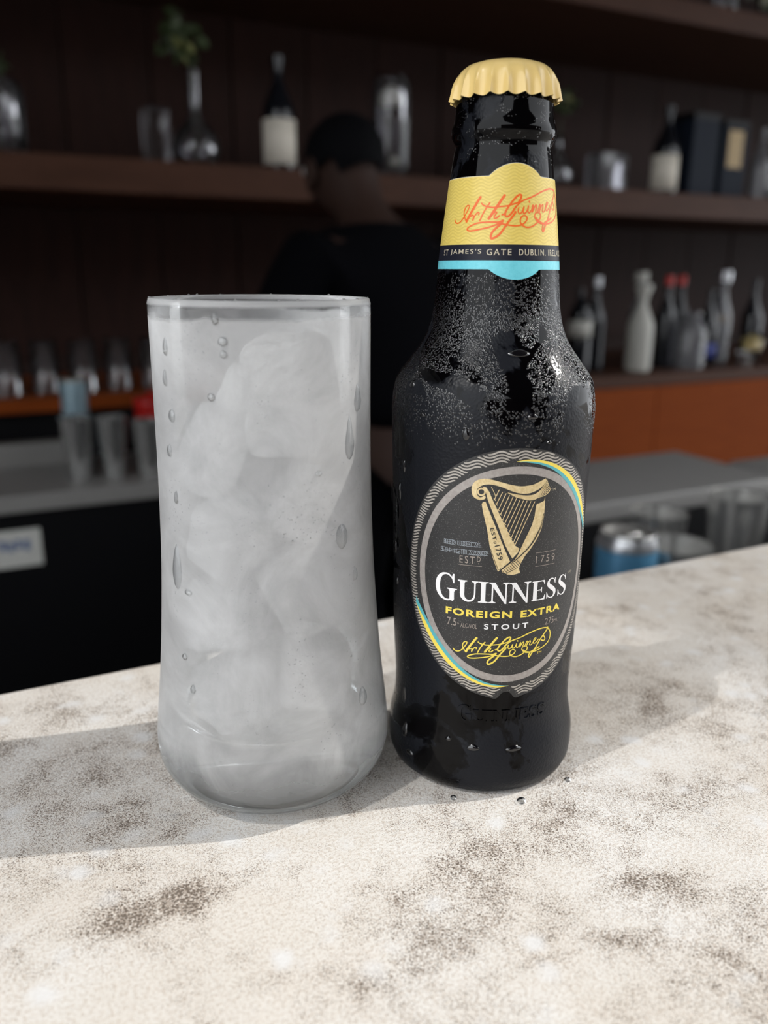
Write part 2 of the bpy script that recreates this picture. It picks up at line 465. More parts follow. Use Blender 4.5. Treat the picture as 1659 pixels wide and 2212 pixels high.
def text(bm, s, u0, v0, u1, v1, w0=.1, bold=0.0, space=1.0, rot=0.0, org=None):
    """plain lettering fitted to the box u0..u1, v0..v1 (label mm), optionally turned about org"""
    cu = bpy.data.curves.new('t', 'FONT'); cu.body = s; cu.space_character = space; cu.offset = bold; cu.resolution_u = 3
    o = bpy.data.objects.new('t', cu); COL.objects.link(o)
    bpy.context.view_layer.update()
    me = bpy.data.meshes.new_from_object(o.evaluated_get(bpy.context.evaluated_depsgraph_get()))
    xs = [v.co.x for v in me.vertices]; ys = [v.co.y for v in me.vertices]
    x0, x1, y0, y1 = min(xs), max(xs), min(ys), max(ys); lay = w0 + nextlay()
    n0 = len(bm.verts); bm.from_mesh(me); bm.verts.ensure_lookup_table()
    for v in bm.verts[n0:]:
        x = u0 + (v.co.x - x0) / (x1 - x0) * (u1 - u0); y = v0 + (v.co.y - y0) / (y1 - y0) * (v1 - v0)
        if rot:
            dx, dy = x - org[0], y - org[1]; x = org[0] + dx * cos(rot) - dy * sin(rot); y = org[1] + dx * sin(rot) + dy * cos(rot)
        v.co = Vector((x, y, lay))
    bpy.data.objects.remove(o); bpy.data.curves.remove(cu); bpy.data.meshes.remove(me)
    return bm


def ellipse(a, b, cx=0, cy=68.3, n=96, t0=0, t1=2 * pi, cl=True):
    return [(cx + a * cos(t0 + (t1 - t0) * i / n), cy + b * sin(t0 + (t1 - t0) * i / n)) for i in range(n if cl else n + 1)]


bottle = empty('beer_bottle', (0, 0, 0), 'wet black stout bottle with cream crown cap, on the counter right of the tall glass', 'bottle')
prof = [(0, .0016), (.016, .0012), (.022, .0)] + [(r / 1000, z / 1000) for z, r in PF] + [(.009, .1984), (0, .1984)]
body = obj('bottle_body', L(prof, 180), 'bottle', bottle, True, 50)

# crown cap with 21 flutes
bm = bmesh.new(); seg = 21 * 10; rings = []
capz = [(.0, .2010, 0), (.0050, .20095, 0), (.0085, .2007, 0), (.0105, .20005, 0), (.0119, .1990, .03), (.0128, .1977, .35), (.0133, .1964, .7), (.0136, .1950, .95), (.01385, .1937, 1.0), (.0141, .1927, 1.05), (.01425, .1921, 1.1), (.01375, .1924, 1.05), (.0132, .1943, .8), (.0127, .1962, .4), (.0121, .1976, 0)]
for r, z, f in capz:
    if r == 0: rings.append([bm.verts.new((0, 0, z))]); continue
    ring = []
    for i in range(seg):
        a = 2 * pi * i / seg; t_ = abs(sin(10.5 * a + .4))
        rr = r + f * (.00078 * (1 - t_) ** 1.6 - .00046 * t_); zz = z - .00055 * (f if z < .1945 else 0) * t_
        ring.append(bm.verts.new((rr * cos(a), rr * sin(a), zz)))
    rings.append(ring)
for a, b in zip(rings, rings[1:]):
    for i in range(seg):
        j = (i + 1) % seg
        if len(a) == 1: bm.faces.new((a[0], b[j], b[i]))
        else: bm.faces.new((a[i], a[j], b[j], b[i]))
bmesh.ops.recalc_face_normals(bm, faces=bm.faces[:])
obj('crown_cap', bm, 'cap', bottle, True, 60)['label'] = 'fluted cream yellow crown cap'

# ---- serif capitals in a unit box (x, y 0..1), placed by (u0, v0, width, height)


def serif(h, x, y, up, w=.2, k=.045):
    s = 1 if up else -1
    return [(x - h, y), (x + h, y), (x + h, y + s * k), (x + w / 2 + .03, y + s * (k + .02)), (x + w / 2, y + s * .14), (x - w / 2, y + s * .14), (x - w / 2 - .03, y + s * (k + .02)), (x - h, y + s * k)]


def curve_ring(pts): return pts


def glyph(bm, ch, u0, v0, w_, h_, w0):
    P = []; K = []          # polygons and strokes, x is scaled by w_, y by h_
    st = 1.25 / w_          # thick stem in x units
    th = .42 / w_

    def X(a): return [(u0 + x * w_, v0 + y * h_) for x, y in a]

    def rect(x0, x1, y0, y1): return [(x0, y0), (x1, y0), (x1, y1), (x0, y1)]
    if ch == 'I':
        P += [rect(.5 - st / 2, .5 + st / 2, .05, .95), serif(.5, .5, 0, True, st), serif(.5, .5, 1, False, st)]
    elif ch == 'U':
        l = .23; r = .84
        P += [serif(.23, l, 1, False, st), serif(.16, r, 1, False, th)]
        out = [(l - st / 2, .95), (l - st / 2, .34), (l - st / 2 + .02, .20), (.25, .09), (.36, .015), (.52, -.02), (.68, .01), (.79, .09), (.85, .2), (r + th / 2, .36), (r + th / 2, .95), (r - th / 2, .95), (r - th / 2, .36), (.765, .22), (.70, .13), (.60, .085), (.51, .09), (.42, .13), (.36, .21), (l + st / 2, .34), (l + st / 2, .95)]
        P.append(out)
    elif ch == 'N':
        l = .17; r = .84
        P += [rect(l - th / 2, l + th / 2, .03, .93), serif(.17, l, 0, True, th), serif(.16, r, 1, False, th), rect(r - th / 2, r + th / 2, .0, .97)]
        P += [[(0.0, 1), (.0, .96), (.08, .94), (.80, -.04), (r + th / 2, -.04), (r + th / 2, .05), (.30, 1)]]
    elif ch == 'E':
        l = .24
        P += [rect(l - st / 2, l + st / 2, .02, .98), rect(.02, .8, 0, .055), rect(.02, .8, .945, 1), rect(.3, .66, .49, .545)]
        P += [[(.72, .0), (.95, .0), (1.0, .26), (.94, .26), (.86, .10), (.72, .055)], [(.72, 1.0), (.90, 1.0), (.93, .77), (.88, .77), (.82, .90), (.72, .945)], [(.62, .49), (.68, .38), (.72, .38), (.72, .65), (.68, .65), (.62, .545)]]
    elif ch == 'S':
        pts = [(.80, .76, .10), (.74, .88, .24), (.60, .955, .36), (.45, .97, .42), (.28, .92, .62), (.19, .79, .98), (.23, .67, 1.22), (.40, .57, 1.42), (.62, .46, 1.46), (.80, .34, 1.24), (.82, .20, .98), (.72, .08, .62), (.54, .025, .42), (.36, .04, .36), (.20, .13, .26), (.12, .28, .10)]
        K.append([(u0 + x * w_, v0 + y * h_, q * .86) for x, y, q in pts])
        P += [[(.80, .99), (.86, .99), (.87, .70), (.82, .70), (.76, .86)], [(.14, .01), (.07, .01), (.05, .33), (.10, .33), (.20, .12)]]
    elif ch == 'G':
        pts = [(.86, .72, .12), (.80, .84, .34), (.66, .95, .52), (.50, .975, .56), (.32, .92, .86), (.17, .76, 1.30), (.115, .52, 1.55), (.16, .28, 1.36), (.30, .10, .94), (.48, .02, .60), (.64, .015, .50), (.80, .06, .46)]
        K.append([(u0 + x * w_, v0 + y * h_, q * .92) for x, y, q in pts])
        s2 = 1.35 / w_
        P += [rect(.80 - s2 / 2, .80 + s2 / 2, .06, .42), [(.56, .455), (1.04, .455), (1.04, .42), (.94, .40), (.91, .33), (.69, .33), (.66, .40), (.56, .42)], [(.84, 1.0), (.90, 1.0), (.91, .66), (.86, .66), (.78, .86)],
              [(.69, .10), (.91, .10), (.91, .06), (.86, -.01), (.70, .01)]]
    for p in P:
        q = X(p); a = sum(q[i - 1][0] * q[i][1] - q[i][0] * q[i - 1][1] for i in range(len(q)))
        poly(bm, q if a > 0 else q[::-1], (), w0)
    for p in K: stroke(bm, p, .5, w0, .12, True, False)


WORD = [('G', -21.8, 60.95, 6.35, 7.95), ('U', -15.05, 61.35, 5.75, 6.15), ('I', -9.25, 61.35, 2.7, 6.15), ('N', -6.35, 61.35, 5.6, 6.05), ('N', -.75, 61.35, 6.25, 5.95), ('E', 5.85, 61.3, 4.6, 5.8), ('S', 10.6, 61.25, 3.9, 6.0), ('S', 14.95, 61.15, 4.2, 6.1)]

# ---- front label
W0 = .10
flab = empty('front_label', (0, 0, 0), '', ''); flab.parent = bottle
for k_ in ('category',): del flab[k_]
flab['label'] = 'oval black front label with gold harp'
# outline: ellipse with a keyhole notch at the foot
out = [p for p in ellipse(32.0, 36.6, n=160) if not (abs(p[0] - 0) < 4.2 and p[1] < 50)]
iL = max(range(len(out)), key=lambda i: (out[i][1] < 40) * (-abs(out[i][0] + 4.2) + 100))
notch = [(-3.6, 31.65), (-2.9, 31.7), (-2.3, 32.1), (-1.7, 33.0), (-.9, 33.7), (0, 33.85), (.9, 33.7), (1.7, 33.0), (2.3, 32.1), (2.9, 31.7), (3.6, 31.65)]
out = out[:iL + 1] + notch + out[iL + 1:]
wrapped('label_paper', poly(bmesh.new(), out, (), .055), 'lblack', flab, thick=.05, sharp=30)
bm = poly(bmesh.new(), ellipse(27.6, 31.5, cy=68.5), (ellipse(25.6, 29.4, cy=68.5)[::-1],), W0)
wrapped('label_ring', bm, 'ringgrey', flab)
bm = bmesh.new(); zz = 32.2; k = 0
rnd = random.Random(3)
while zz < 106:
    seg_ = []; ia = 29.0 + rnd.uniform(-.12, .2); ib = 33.2 + rnd.uniform(-.5, .4)
    u = -32.0
    amp = .44; per = 6.1
    while u <= 32.0:
        v = zz + amp * sin(2 * pi * (u + .06 * zz) / per) + .012 * u
        inside = (u / 31.6) ** 2 + ((v - 68.3) / 36.15) ** 2 < 1 and (u / ia) ** 2 + ((v - 68.3) / ib) ** 2 > 1 and not (abs(u) < 3.6 - max(0, v - 33) and v < 34.6)
        if inside: seg_.append((u, v))
        if (not inside or u > 31.7) and seg_:
            if len(seg_) > 3:
                n_ = len(seg_); LAY[0] = 0.0
                stroke(bm, [(a, b, .36 * min(1, (i + 1) / 3, (n_ - i) / 3) + .06) for i, (a, b) in enumerate(seg_)], .4, W0, 1, False, False)
            seg_ = []
        u += .25
    zz += .84; k += 1
wrapped('wave_border', bm, 'wave', flab)


def crescent(o, i): return o + i[::-1]


yo = [(-.75, 101.35), (2.6, 101.75), (6.4, 101.3), (10.2, 100.1), (14.3, 97.9), (18.6, 94.5), (23.0, 89.4), (26.1, 84.9), (29.0, 79.6)]
ym = [(-.6, 101.3), (2.6, 101.25), (6.5, 100.6), (10.5, 99.0), (14.2, 96.6), (17.9, 93.3), (21.7, 89.0), (25.0, 84.3), (29.0, 79.5)]
yt = [(-.5, 101.25), (2.6, 100.95), (6.5, 100.0), (10.6, 98.05), (14.3, 95.2), (18.1, 91.4), (21.8, 86.9), (25.3, 82.2), (28.9, 77.5)]
for nm, a, b, mt in (('yellow_crescent', yo, ym, 'yprint'), ('teal_crescent', ym, yt, 'teal')):
    A_, B_ = catmull(a, .6), catmull(b, .6)
    for s in (1, -1):
        bm = bmesh.new()
        q = [(s * x, 68.3 + s * (y - 68.3) * (1 if s > 0 else .985)) for x, y in A_ + B_[::-1]]
        ar = sum(q[i - 1][0] * q[i][1] - q[i][0] * q[i - 1][1] for i in range(len(q)))
        poly(bm, q if ar > 0 else q[::-1], (), W0 + .03)
        wrapped(nm, bm, mt, flab)

# ---- the harp
H1 = [(-12.0, 92.9), (-11.95, 94.38), (-11.22, 95.66), (-9.96, 96.35), (-8.35, 96.61), (-6.5, 96.31), (-4.17, 95.7), (-1.81, 95.04), (0.6, 94.61), (2.56, 94.65), (4.31, 94.91), (6.09, 95.57), (7.12, 96.04), (7.82, 96.32), (7.74, 95.3), (7.0, 94.26), (5.72, 93.39), (3.95, 92.7), (2.2, 92.44), (0.23, 92.72), (-1.72, 93.37), (-4.11, 94.36), (-5.98, 94.89), (-7.6, 95.08), (-8.98, 94.87), (-10.0, 94.27), (-10.61, 93.5), (-10.64, 92.51), (-10.14, 91.56), (-9.32, 91.49), (-8.46, 92.03), (-8.24, 91.35), (-8.71, 90.91), (-9.76, 90.67), (-10.95, 91.09), (-11.73, 91.82)]
H3 = [(-9.25, 89.6), (-8.9, 90.2), (-8.28, 90.3), (-7.55, 88.49), (-5.07, 82.69), (-2.92, 77.64), (-1.0, 73.51), (-3.02, 71.74), (-4.18, 70.57), (-5.55, 74.04), (-6.65, 77.58), (-7.57, 82.61), (-8.8, 87.31)]
H4 = [(-9.2, 94.44), (-8.26, 94.24), (-7.41, 93.06), (-6.77, 91.61), (-6.25, 90.39), (-5.23, 88.44), (-3.93, 85.72), (-2.62, 83.21), (-1.26, 80.41), (0.09, 78.08), (1.39, 77.13), (1.0, 75.93), (-0.42, 74.33), (-1.04, 75.32), (-2.66, 78.41), (-4.83, 83.95), (-6.92, 88.88), (-7.7, 90.82), (-8.22, 92.65), (-8.84, 93.82)]
H6 = [(5.4, 88.83), (5.2, 86.09), (4.58, 83.63), (3.46, 80.94), (2.33, 78.47), (1.62, 76.74), (1.18, 75.49), (0.2, 73.89), (-1.12, 72.8), (-3.24, 71.03), (-2.96, 70.45), (-1.7, 69.78), (0.06, 69.59), (1.3, 69.92), (1.99, 70.13), (1.6, 71.33), (2.03, 72.85), (3.07, 74.83), (4.78, 77.0), (6.5, 79.64), (7.67, 82.56), (8.11, 85.8), (8.14, 88.81), (8.02, 91.31), (7.75, 90.1), (6.55, 89.6), (5.62, 89.43)]
bm = bmesh.new()
for h in (H1, H3, H4, H6):
    q = h; ar = sum(q[i - 1][0] * q[i][1] - q[i][0] * q[i - 1][1] for i in range(len(q)))
    q = q if ar > 0 else q[::-1]
    poly(bm, catmull(q, .4, True) if h is H1 else q, (), W0 + .02)
hc = (-9.45, 92.95)
poly(bm, [(hc[0] + 1.15 * cos(t * pi / 14), hc[1] + 1.15 * sin(t * pi / 14)) for t in range(28)], ([(hc[0] + .72 * cos(t * pi / 14), hc[1] + .72 * sin(t * pi / 14)) for t in range(28)][::-1],), W0 + .02)
w0_ = [(-2.52, 92.94), (-0.24, 92.41), (2.23, 92.02), (4.5, 92.12), (6.28, 93.09), (7.52, 94.58), (8.02, 95.96)]
w4_ = [(-0.44, 91.83), (1.29, 91.32), (2.93, 90.87), (4.59, 90.83), (6.14, 91.37), (8.03, 91.81), (9.39, 93.01)]
for i in range(7):
    f = i / 6
    stroke(bm, [(a + (c - a) * f, b + (d - b) * f - .12) for (a, b), (c, d) in zip(w0_, w4_)], .21, W0)
stroke(bm, [(8.15, 95.9), (8.8, 94.4), (9.45, 93.1), (8.9, 92.2), (8.25, 91.75)], .14, W0)
wrapped('harp_emblem', bm, 'gold', flab)
bm = bmesh.new()
sb = [(-6.0, 90.94), (-5.47, 89.62), (-4.86, 88.07), (-4.22, 86.84), (-3.6, 85.34), (-3.03, 84.22), (-2.48, 82.83), (-1.81, 81.49), (-1.08, 80.15), (-.45, 78.75), (0.0, 78.0)]
stp = [(-4.88, 93.62), (-3.97, 93.01), (-3.04, 92.65), (-2.13, 92.15), (-1.16, 91.77), (-0.18, 91.37), (0.77, 90.85), (1.7, 90.56), (2.71, 90.46), (3.81, 90.24), (4.96, 90.11)]
for a, b in zip(sb, stp): stroke(bm, [a, ((a[0] + b[0]) / 2, (a[1] + b[1]) / 2), b], .20, W0)
for a in sb[:-1]: stroke(bm, [(a[0] - .15, a[1] + .25), (a[0] + .35, a[1] - .25)], .17, W0)
stroke(bm, [(-6.9, 94.3), (-6.2, 93.0), (-5.7, 91.8)], .16, W0)
wrapped('harp_strings', bm, 'gold', flab)
bm = bmesh.new()
re_ = catmull([(8.14, 86.55), (7.87, 83.55), (6.93, 81.25), (5.71, 79.08), (4.23, 77.18), (2.51, 75.52), (1.3, 74.44), (.4, 73.6)], .36)
for i, p in enumerate(re_):
    f = min(1, i / 12) * 1.0 + i * .012
    stroke(bm, [(p[0] - .08, p[1]), (p[0] - .3 - .55 * f, p[1] - .25 - .30 * f)], .15, W0 + .06, .3, False, False)
for i in range(9):
    t = i / 8; x0 = .95 - 3.9 * t; y0 = 74.0 - 2.9 * t
    stroke(bm, [(x0, y0 - .25), (x0 + .75, y0 - 1.1), (x0 + 1.15 + .2 * t, y0 - 1.75 + .7 * t)], .16, W0 + .06)
stroke(bm, [(-6.45, 77.2), (-5.35, 74.2), (-4.1, 71.25), (-3.3, 71.9)], .11, W0 + .06)
R72 = atan2(73.67 - 82.9, -4.2 + 6.76)
for s_, u0, u1, h in (('EST', 0, 3.55, 1.0), ('D', 3.95, 4.55, .72), ('1759', 5.1, 9.35, 1.4)):
    text(bm, s_, -6.8 + u0, 82.9, -6.8 + u1, 82.9 + h, W0 + .06, .01, 1.15, R72, (-6.8, 82.9))
wrapped('harp_line_work', bm, 'blackink', flab)

# ---- words on the front label
bm = bmesh.new()
for g in WORD: glyph(bm, *g, W0)
text(bm, 'STOUT', -7.3, 53.45, 5.4, 55.1, W0, .018, 1.5)
wrapped('white_lettering', bm, 'white', flab)
bm = bmesh.new()
text(bm, 'FOREIGN', -18.4, 56.8, .4, 58.95, W0, .035, 1.18)
text(bm, 'EXTRA', 2.9, 56.75, 16.7, 58.85, W0, .035, 1.18)
SIG = [[(-15.78, 46.48), (-15.62, 46.14), (-15.0, 45.85), (-14.2, 45.94), (-13.34, 46.55), (-12.51, 47.67), (-11.92, 48.73), (-11.89, 49.11), (-12.3, 49.22), (-12.85, 48.84), (-13.12, 48.13), (-13.08, 47.41), (-12.76, 46.82), (-12.29, 46.22)],
       [(-9.22, 50.63), (-9.7, 50.0), (-10.43, 48.89), (-11.17, 47.77), (-11.84, 46.64), (-12.13, 46.11)],
       [(-11.15, 47.05), (-10.64, 47.29), (-10.42, 47.1), (-10.52, 46.24), (-10.29, 46.81), (-9.94, 47.37), (-9.38, 47.78), (-9.1, 47.59), (-9.19, 47.31)],
       [(-6.84, 49.5), (-7.48, 48.66), (-8.16, 47.54), (-8.62, 46.55), (-8.79, 46.2)],
       [(-8.75, 49.47), (-8.37, 49.14), (-7.33, 48.8), (-6.02, 48.64), (-4.44, 48.76), (-2.87, 48.92), (-1.44, 49.26), (-0.3, 49.55)],
       [(-3.58, 50.87), (-4.24, 50.03), (-4.95, 49.05), (-5.64, 48.06), (-6.34, 47.08), (-6.75, 46.52)],
       [(-6.55, 46.87), (-6.03, 47.29), (-5.38, 47.78), (-5.05, 47.74), (-5.25, 47.35), (-5.6, 46.85), (-5.49, 46.57), (-5.02, 46.61), (-4.45, 47.06)],
       [(-3.84, 47.24), (-3.3, 47.37)],
       [(-0.3, 49.55), (0.25, 50.34), (0.34, 50.98), (-0.21, 51.01), (-1.02, 50.46), (-1.95, 49.47), (-2.82, 48.33), (-3.2, 47.48), (-3.03, 46.95), (-2.4, 46.98), (-1.66, 47.63), (-1.07, 48.48), (-0.68, 48.91)],
       [(-0.86, 47.77), (-1.16, 47.28), (-2.19, 46.07), (-3.03, 44.92), (-3.99, 43.64), (-4.99, 42.93), (-5.73, 42.72), (-5.95, 43.08), (-5.7, 43.93), (-4.85, 44.78), (-4.0, 45.49), (-3.59, 46.13)],
       [(-3.74, 46.13), (-4.49, 45.85), (-5.73, 45.86), (-7.31, 45.85), (-9.26, 45.71), (-10.93, 45.17), (-11.69, 44.69), (-11.36, 44.32), (-10.09, 44.29), (-8.45, 44.54), (-6.87, 44.81), (-5.36, 45.22), (-4.02, 45.75)],
       [(-4.79, 45.78), (-3.22, 45.42), (-1.81, 45.21), (-0.39, 45.15), (0.74, 45.38), (1.65, 45.96), (1.97, 46.68), (1.52, 47.1), (0.84, 47.02), (0.36, 46.51), (0.39, 45.8), (0.92, 45.24), (1.95, 44.89), (3.2, 45.06), (4.53, 45.74), (5.47, 46.62), (5.69, 47.35), (5.14, 47.77)],
       [(4.11, 47.59), (3.92, 47.01), (4.32, 46.38), (5.14, 45.83), (6.24, 45.64)],
       [(-0.16, 48.61), (-0.29, 47.88), (0.11, 47.41), (0.64, 47.82), (1.13, 48.81), (0.92, 47.8), (1.22, 47.48), (1.89, 48.01), (2.25, 49.01), (2.12, 47.99), (2.43, 47.61), (3.03, 48.2), (3.39, 49.2), (3.55, 49.03), (3.21, 47.74), (3.73, 48.56), (4.26, 49.24), (4.45, 48.77), (4.22, 47.91), (4.68, 47.7), (5.06, 48.54), (5.45, 49.37), (5.64, 48.9), (5.27, 47.77), (5.66, 48.6), (6.36, 49.38), (6.54, 49.06), (6.26, 48.06), (6.8, 47.98), (7.36, 48.62), (8.1, 49.38), (8.38, 49.78), (7.98, 49.91), (7.49, 49.04), (7.62, 48.28), (8.35, 48.44), (9.24, 49.31)],
       [(12.27, 52.33), (11.81, 51.41), (10.69, 50.19), (9.48, 48.67), (8.34, 46.81), (7.2, 45.23), (6.51, 44.14), (6.24, 44.64), (6.69, 45.61), (8.07, 46.26), (9.67, 46.84)],
       [(10.88, 50.0), (11.28, 49.61), (11.55, 48.81), (11.05, 48.48), (10.32, 48.79)],
       [(-0.41, 49.12), (0.65, 49.88), (3.43, 50.8), (6.33, 51.87), (9.47, 52.49), (11.92, 52.26), (13.15, 51.09), (13.5, 49.52), (12.95, 47.87), (11.42, 46.75), (9.42, 46.0), (7.16, 45.68), (5.26, 46.08), (4.31, 46.71)],
       [(2.4, 49.8), (2.52, 49.67)]]
SW = [.30, .62, .34, .36, .34, .62, .34, .4, .46, .50, .36, .34, .30, .30, .42, .34, .36, .4]
for s, ww in zip(SIG, SW): stroke(bm, s, ww, W0)
text(bm, 'TM', 9.0, 44.7, 10.6, 45.4, W0)
wrapped('yellow_lettering', bm, 'yprint', flab)
bm = bmesh.new()
text(bm, 'EST', -14.75, 72.5, -10.5, 74.6, W0, 0, 1.35); text(bm, 'D', -9.95, 73.2, -8.95, 74.7, W0)
text(bm, '.', -9.6, 72.5, -9.3, 72.8, W0)
text(bm, '1759', 6.5, 72.4, 12.9, 74.5, W0, 0, 1.4)
for u0, u1, v in ((-15, -8.6, 71.95), (6.45, 13.0, 75.4), (6.5, 13.0, 71.5)): stroke(bm, [(u0, v), ((u0 + u1) / 2, v), (u1, v)], .13, W0)
text(bm, '7.5', -17.9, 53.55, -15.1, 55.85, W0); text(bm, '%', -14.95, 54.2, -14.3, 54.85, W0)
text(bm, 'ALC./VOL', -13.9, 53.4, -9.2, 54.75, W0)
text(bm, '275', 11.1, 53.25, 14.45, 55.3, W0); text(bm, 'ML', 14.65, 53.4, 16.3, 54.3, W0)
wrapped('tan_lettering', bm, 'ltan', flab)
for uu, vv in ((9.8, 92.6), (19.4, 66.8)): wrapped('trade_mark_lettering', text(bmesh.new(), 'TM', uu, vv, uu + 1.6, vv + .75, W0), 'goldtext', flab)
bm = bmesh.new()
for dx in (0, .42):
    text(bm, 'BBD10DEC26', -19.4 + dx, 77.35, -9.4 + dx, 78.75, W0 + .02, -.022, 1.0); text(bm, '5344GTL22202', -20.4 + dx, 75.05, -7.4 + dx, 76.4, W0 + .02, -.022, 1.0)
wrapped('ink_jet_date', bm, 'grey', flab)

# ---- neck label (runs all the way round)
nlab = empty('neck_label', (0, 0, 0), '', ''); nlab.parent = bottle; del nlab['category']
nlab['label'] = 'yellow, black and turquoise neck label'
HC = 15 * pi
NW = .12


def band(top, bot, u0=-HC + .02, u1=HC - .02):
    n = 150; a = [(u0 + (u1 - u0) * i / n) for i in range(n + 1)]
    return [(u, bot(u)) for u in a] + [(u, top(u)) for u in a[::-1]]


def hump(u, hw, h):
    t = abs(u) / hw
    return 0 if t >= 1 else h * (1 - t * t) ** .85


nt = lambda u: 172.55 + hump(u - .1, 7.5, 3.1) - .004 * 0
nb = lambda u: 149.55 - hump(u - .1, 6.2, 2.55)
wrapped('label_paper', poly(bmesh.new(), band(nt, nb), (), .055), 'paper_edge', nlab, 15, .8, .05, 30)
wrapped('yellow_panel', poly(bmesh.new(), band(lambda u: nt(u) - .12, lambda u: 155.75), (), NW), 'yel', nlab, 15, .8)
wrapped('black_band', poly(bmesh.new(), band(lambda u: 155.74, lambda u: 151.76), (), NW), 'navy', nlab, 15, .8)
wrapped('turquoise_band', poly(bmesh.new(), band(lambda u: 151.75, nb), (), NW), 'tealb', nlab, 15, .8)
bm = bmesh.new(); v = 156.6
while v < 176.5:
    cur = []
    u = -24.0
    while u < 24.1:
        y = v + .42 * sin(2 * pi * u / 4.6 + v * .16)
        if 156.0 < y < nt(u) - .35: cur.append((u, y))
        elif cur:
            LAY[0] = 0.0
            if len(cur) > 3: stroke(bm, cur, .33, NW + .01, 1, False, False)
            cur = []
        u += .3
    LAY[0] = 0.0
    if len(cur) > 3: stroke(bm, cur, .33, NW + .01, 1, False, False)
    v += .82
wrapped('wave_pattern', bm, 'ywave', nlab, 15, .8)
bm = bmesh.new()


def nk(p):
    v_ = (p[1] + 79.19 + .004 * (p[0] - 4.55)) / .7754
    return ((p[0] - 4.55 + .032 * v_) / .8906, v_)


for s, ww in zip(SIG, SW): stroke(bm, [nk(p) for p in s], ww * 1.12, NW + .03)
text(bm, 'TM', 6.9, 160.7, 7.9, 161.3, NW + .03)
wrapped('signature', bm, 'orange', nlab, 15, .8)
bm = bmesh.new()
for s_, u0, u1 in (("ST", -20.6, -18.4), ("JAMES'S", -17.3, -8.2), ('GATE', -6.9, -1.0), ('DUBLIN.', .8, 8.6), ('IRELAND', 9.6, 17.8)):
    text(bm, s_, u0, 153.05, u1, 154.6, NW + .03, .004, 1.25)
wrapped('tan_lettering', bm, 'goldtext', nlab, 15, .8)
# ---- moulded word low on the body
bm = bmesh.new()
EW = [(g, -14.2 + (u + 21.8) * .69, (24.3 if g != 'G' else 24.0), w_ * .69, (3.6 if g != 'G' else 5.0)) for g, u, v_, w_, h_ in WORD]
for g in EW: glyph(bm, *g, .30)
wrapped('moulded_word', bm, 'bottle', bottle, 28.4, 1.0, .5, 30)

# ---- condensation beads on the bottle
P1 = [(-9.0, 131.6), (-6.5, 133.4), (-1.6, 133.9), (2.2, 132.3), (2.4, 130.3), (6.0, 129.5), (9.9, 131.5), (10.9, 134.3), (13.1, 135.6), (15.1, 133.5), (14.5, 132.1), (10.0, 130.5), (5.9, 127.8), (3.3, 125.9), (2.0, 123.6), (3.4, 121.2), (2.2, 114.4), (-4.3, 114.8), (-3.3, 120.3), (-5.0, 124.9), (-7.2, 127.9)]
P2 = [(-34.1, 123.4), (-25.1, 123.4), (-19.1, 123.1), (-12.1, 122.4), (-11.0, 119.8), (-13.5, 115.5), (-16.7, 117.5), (-20.2, 119.3), (-24.9, 119.6), (-30.8, 121.9)]
P3 = [(15.5, 119.3), (17.9, 120.1), (23.7, 119.3), (24.5, 113), (23.0, 104), (12.8, 98), (12.2, 103.7), (12.1, 108.6), (13.2, 115.9)]


def inpoly(u, v, P):
    c = False
    for i in range(len(P)):
        (x1, y1), (x2, y2) = P[i - 1], P[i]
        if (y1 > v) != (y2 > v) and u < (x2 - x1) * (v - y1) / (y2 - y1) + x1: c = not c
    return c


verts = []; faces = []


def bead(c, n, r, flat=.26):
    t = n.orthogonal().normalized(); b = n.cross(t); i0 = len(verts)
    for rr, h in ((1, -.15), (.80, .45)):
        for k in range(6):
            a = k * pi / 3 + (.5 if h > 0 else 0)
            verts.append(c + (t * cos(a) + b * sin(a)) * r * rr + n * r * h * flat)
    verts.append(c + n * r * .82 * flat)
    for k in range(6):
        j = (k + 1) % 6
        faces.append((i0 + k, i0 + j, i0 + 6 + j, i0 + 6 + k)); faces.append((i0 + 6 + k, i0 + 6 + j, i0 + 12))


rnd = random.Random(11)


def onbottle(u, v):
    a = LA + u / 28.4; r = prad(v) / 1000; dr = (prad(v + .3) - prad(v - .3)) / .6
    return Vector((r * cos(a), r * sin(a), v / 1000)), Vector((cos(a), sin(a), -dr)).normalized()


cnt = 0
while cnt < 15000:
    v = rnd.uniform(100, 148.5); u = rnd.uniform(-52, 62)
    d = 1.0 if 118 < v < 139 else (.30 if v >= 139 else .22)
    if v > 139: d = .30 + .3 * max(0, (145 - v) / 6)
    if v < 118: d = max(0, .5 * (v - 104) / 14)
    if rnd.random() > d * prad(v) / 29: continue
    if inpoly(u, v, P1) or inpoly(u, v, P2) or inpoly(u, v, P3): continue
    if noise.noise(Vector((u * .13, v * .13, 3))) > .42: continue
    c, n = onbottle(u, v); bead(c, n, rnd.choice((.00016, .0002, .00024, .0003))); cnt += 1
for _ in range(900):
    v = rnd.uniform(176, 193); u = rnd.uniform(-50, 50)
    if noise.noise(Vector((u * .10, v * .3, 8))) < .08: continue
    c, n = onbottle(u, v); bead(c, n, rnd.uniform(.00012, .00024))
for _ in range(2600):
    v = rnd.uniform(4, 118); u = rnd.choice((rnd.uniform(-48, -30), rnd.uniform(33, 60)))
    if (u / 33) ** 2 + ((v - 68.3) / 37.5) ** 2 < 1: continue
    if noise.noise(Vector((u * .12, v * .07, 5))) < .05: continue
    c, n = onbottle(u, v); bead(c, n, rnd.uniform(.00012, .0003))
me = bpy.data.meshes.new('condensation_beads'); me.from_pydata([tuple(v) for v in verts], [], faces)
o = link('condensation_beads', me, 'bead', bottle); o['kind'] = 'stuff'


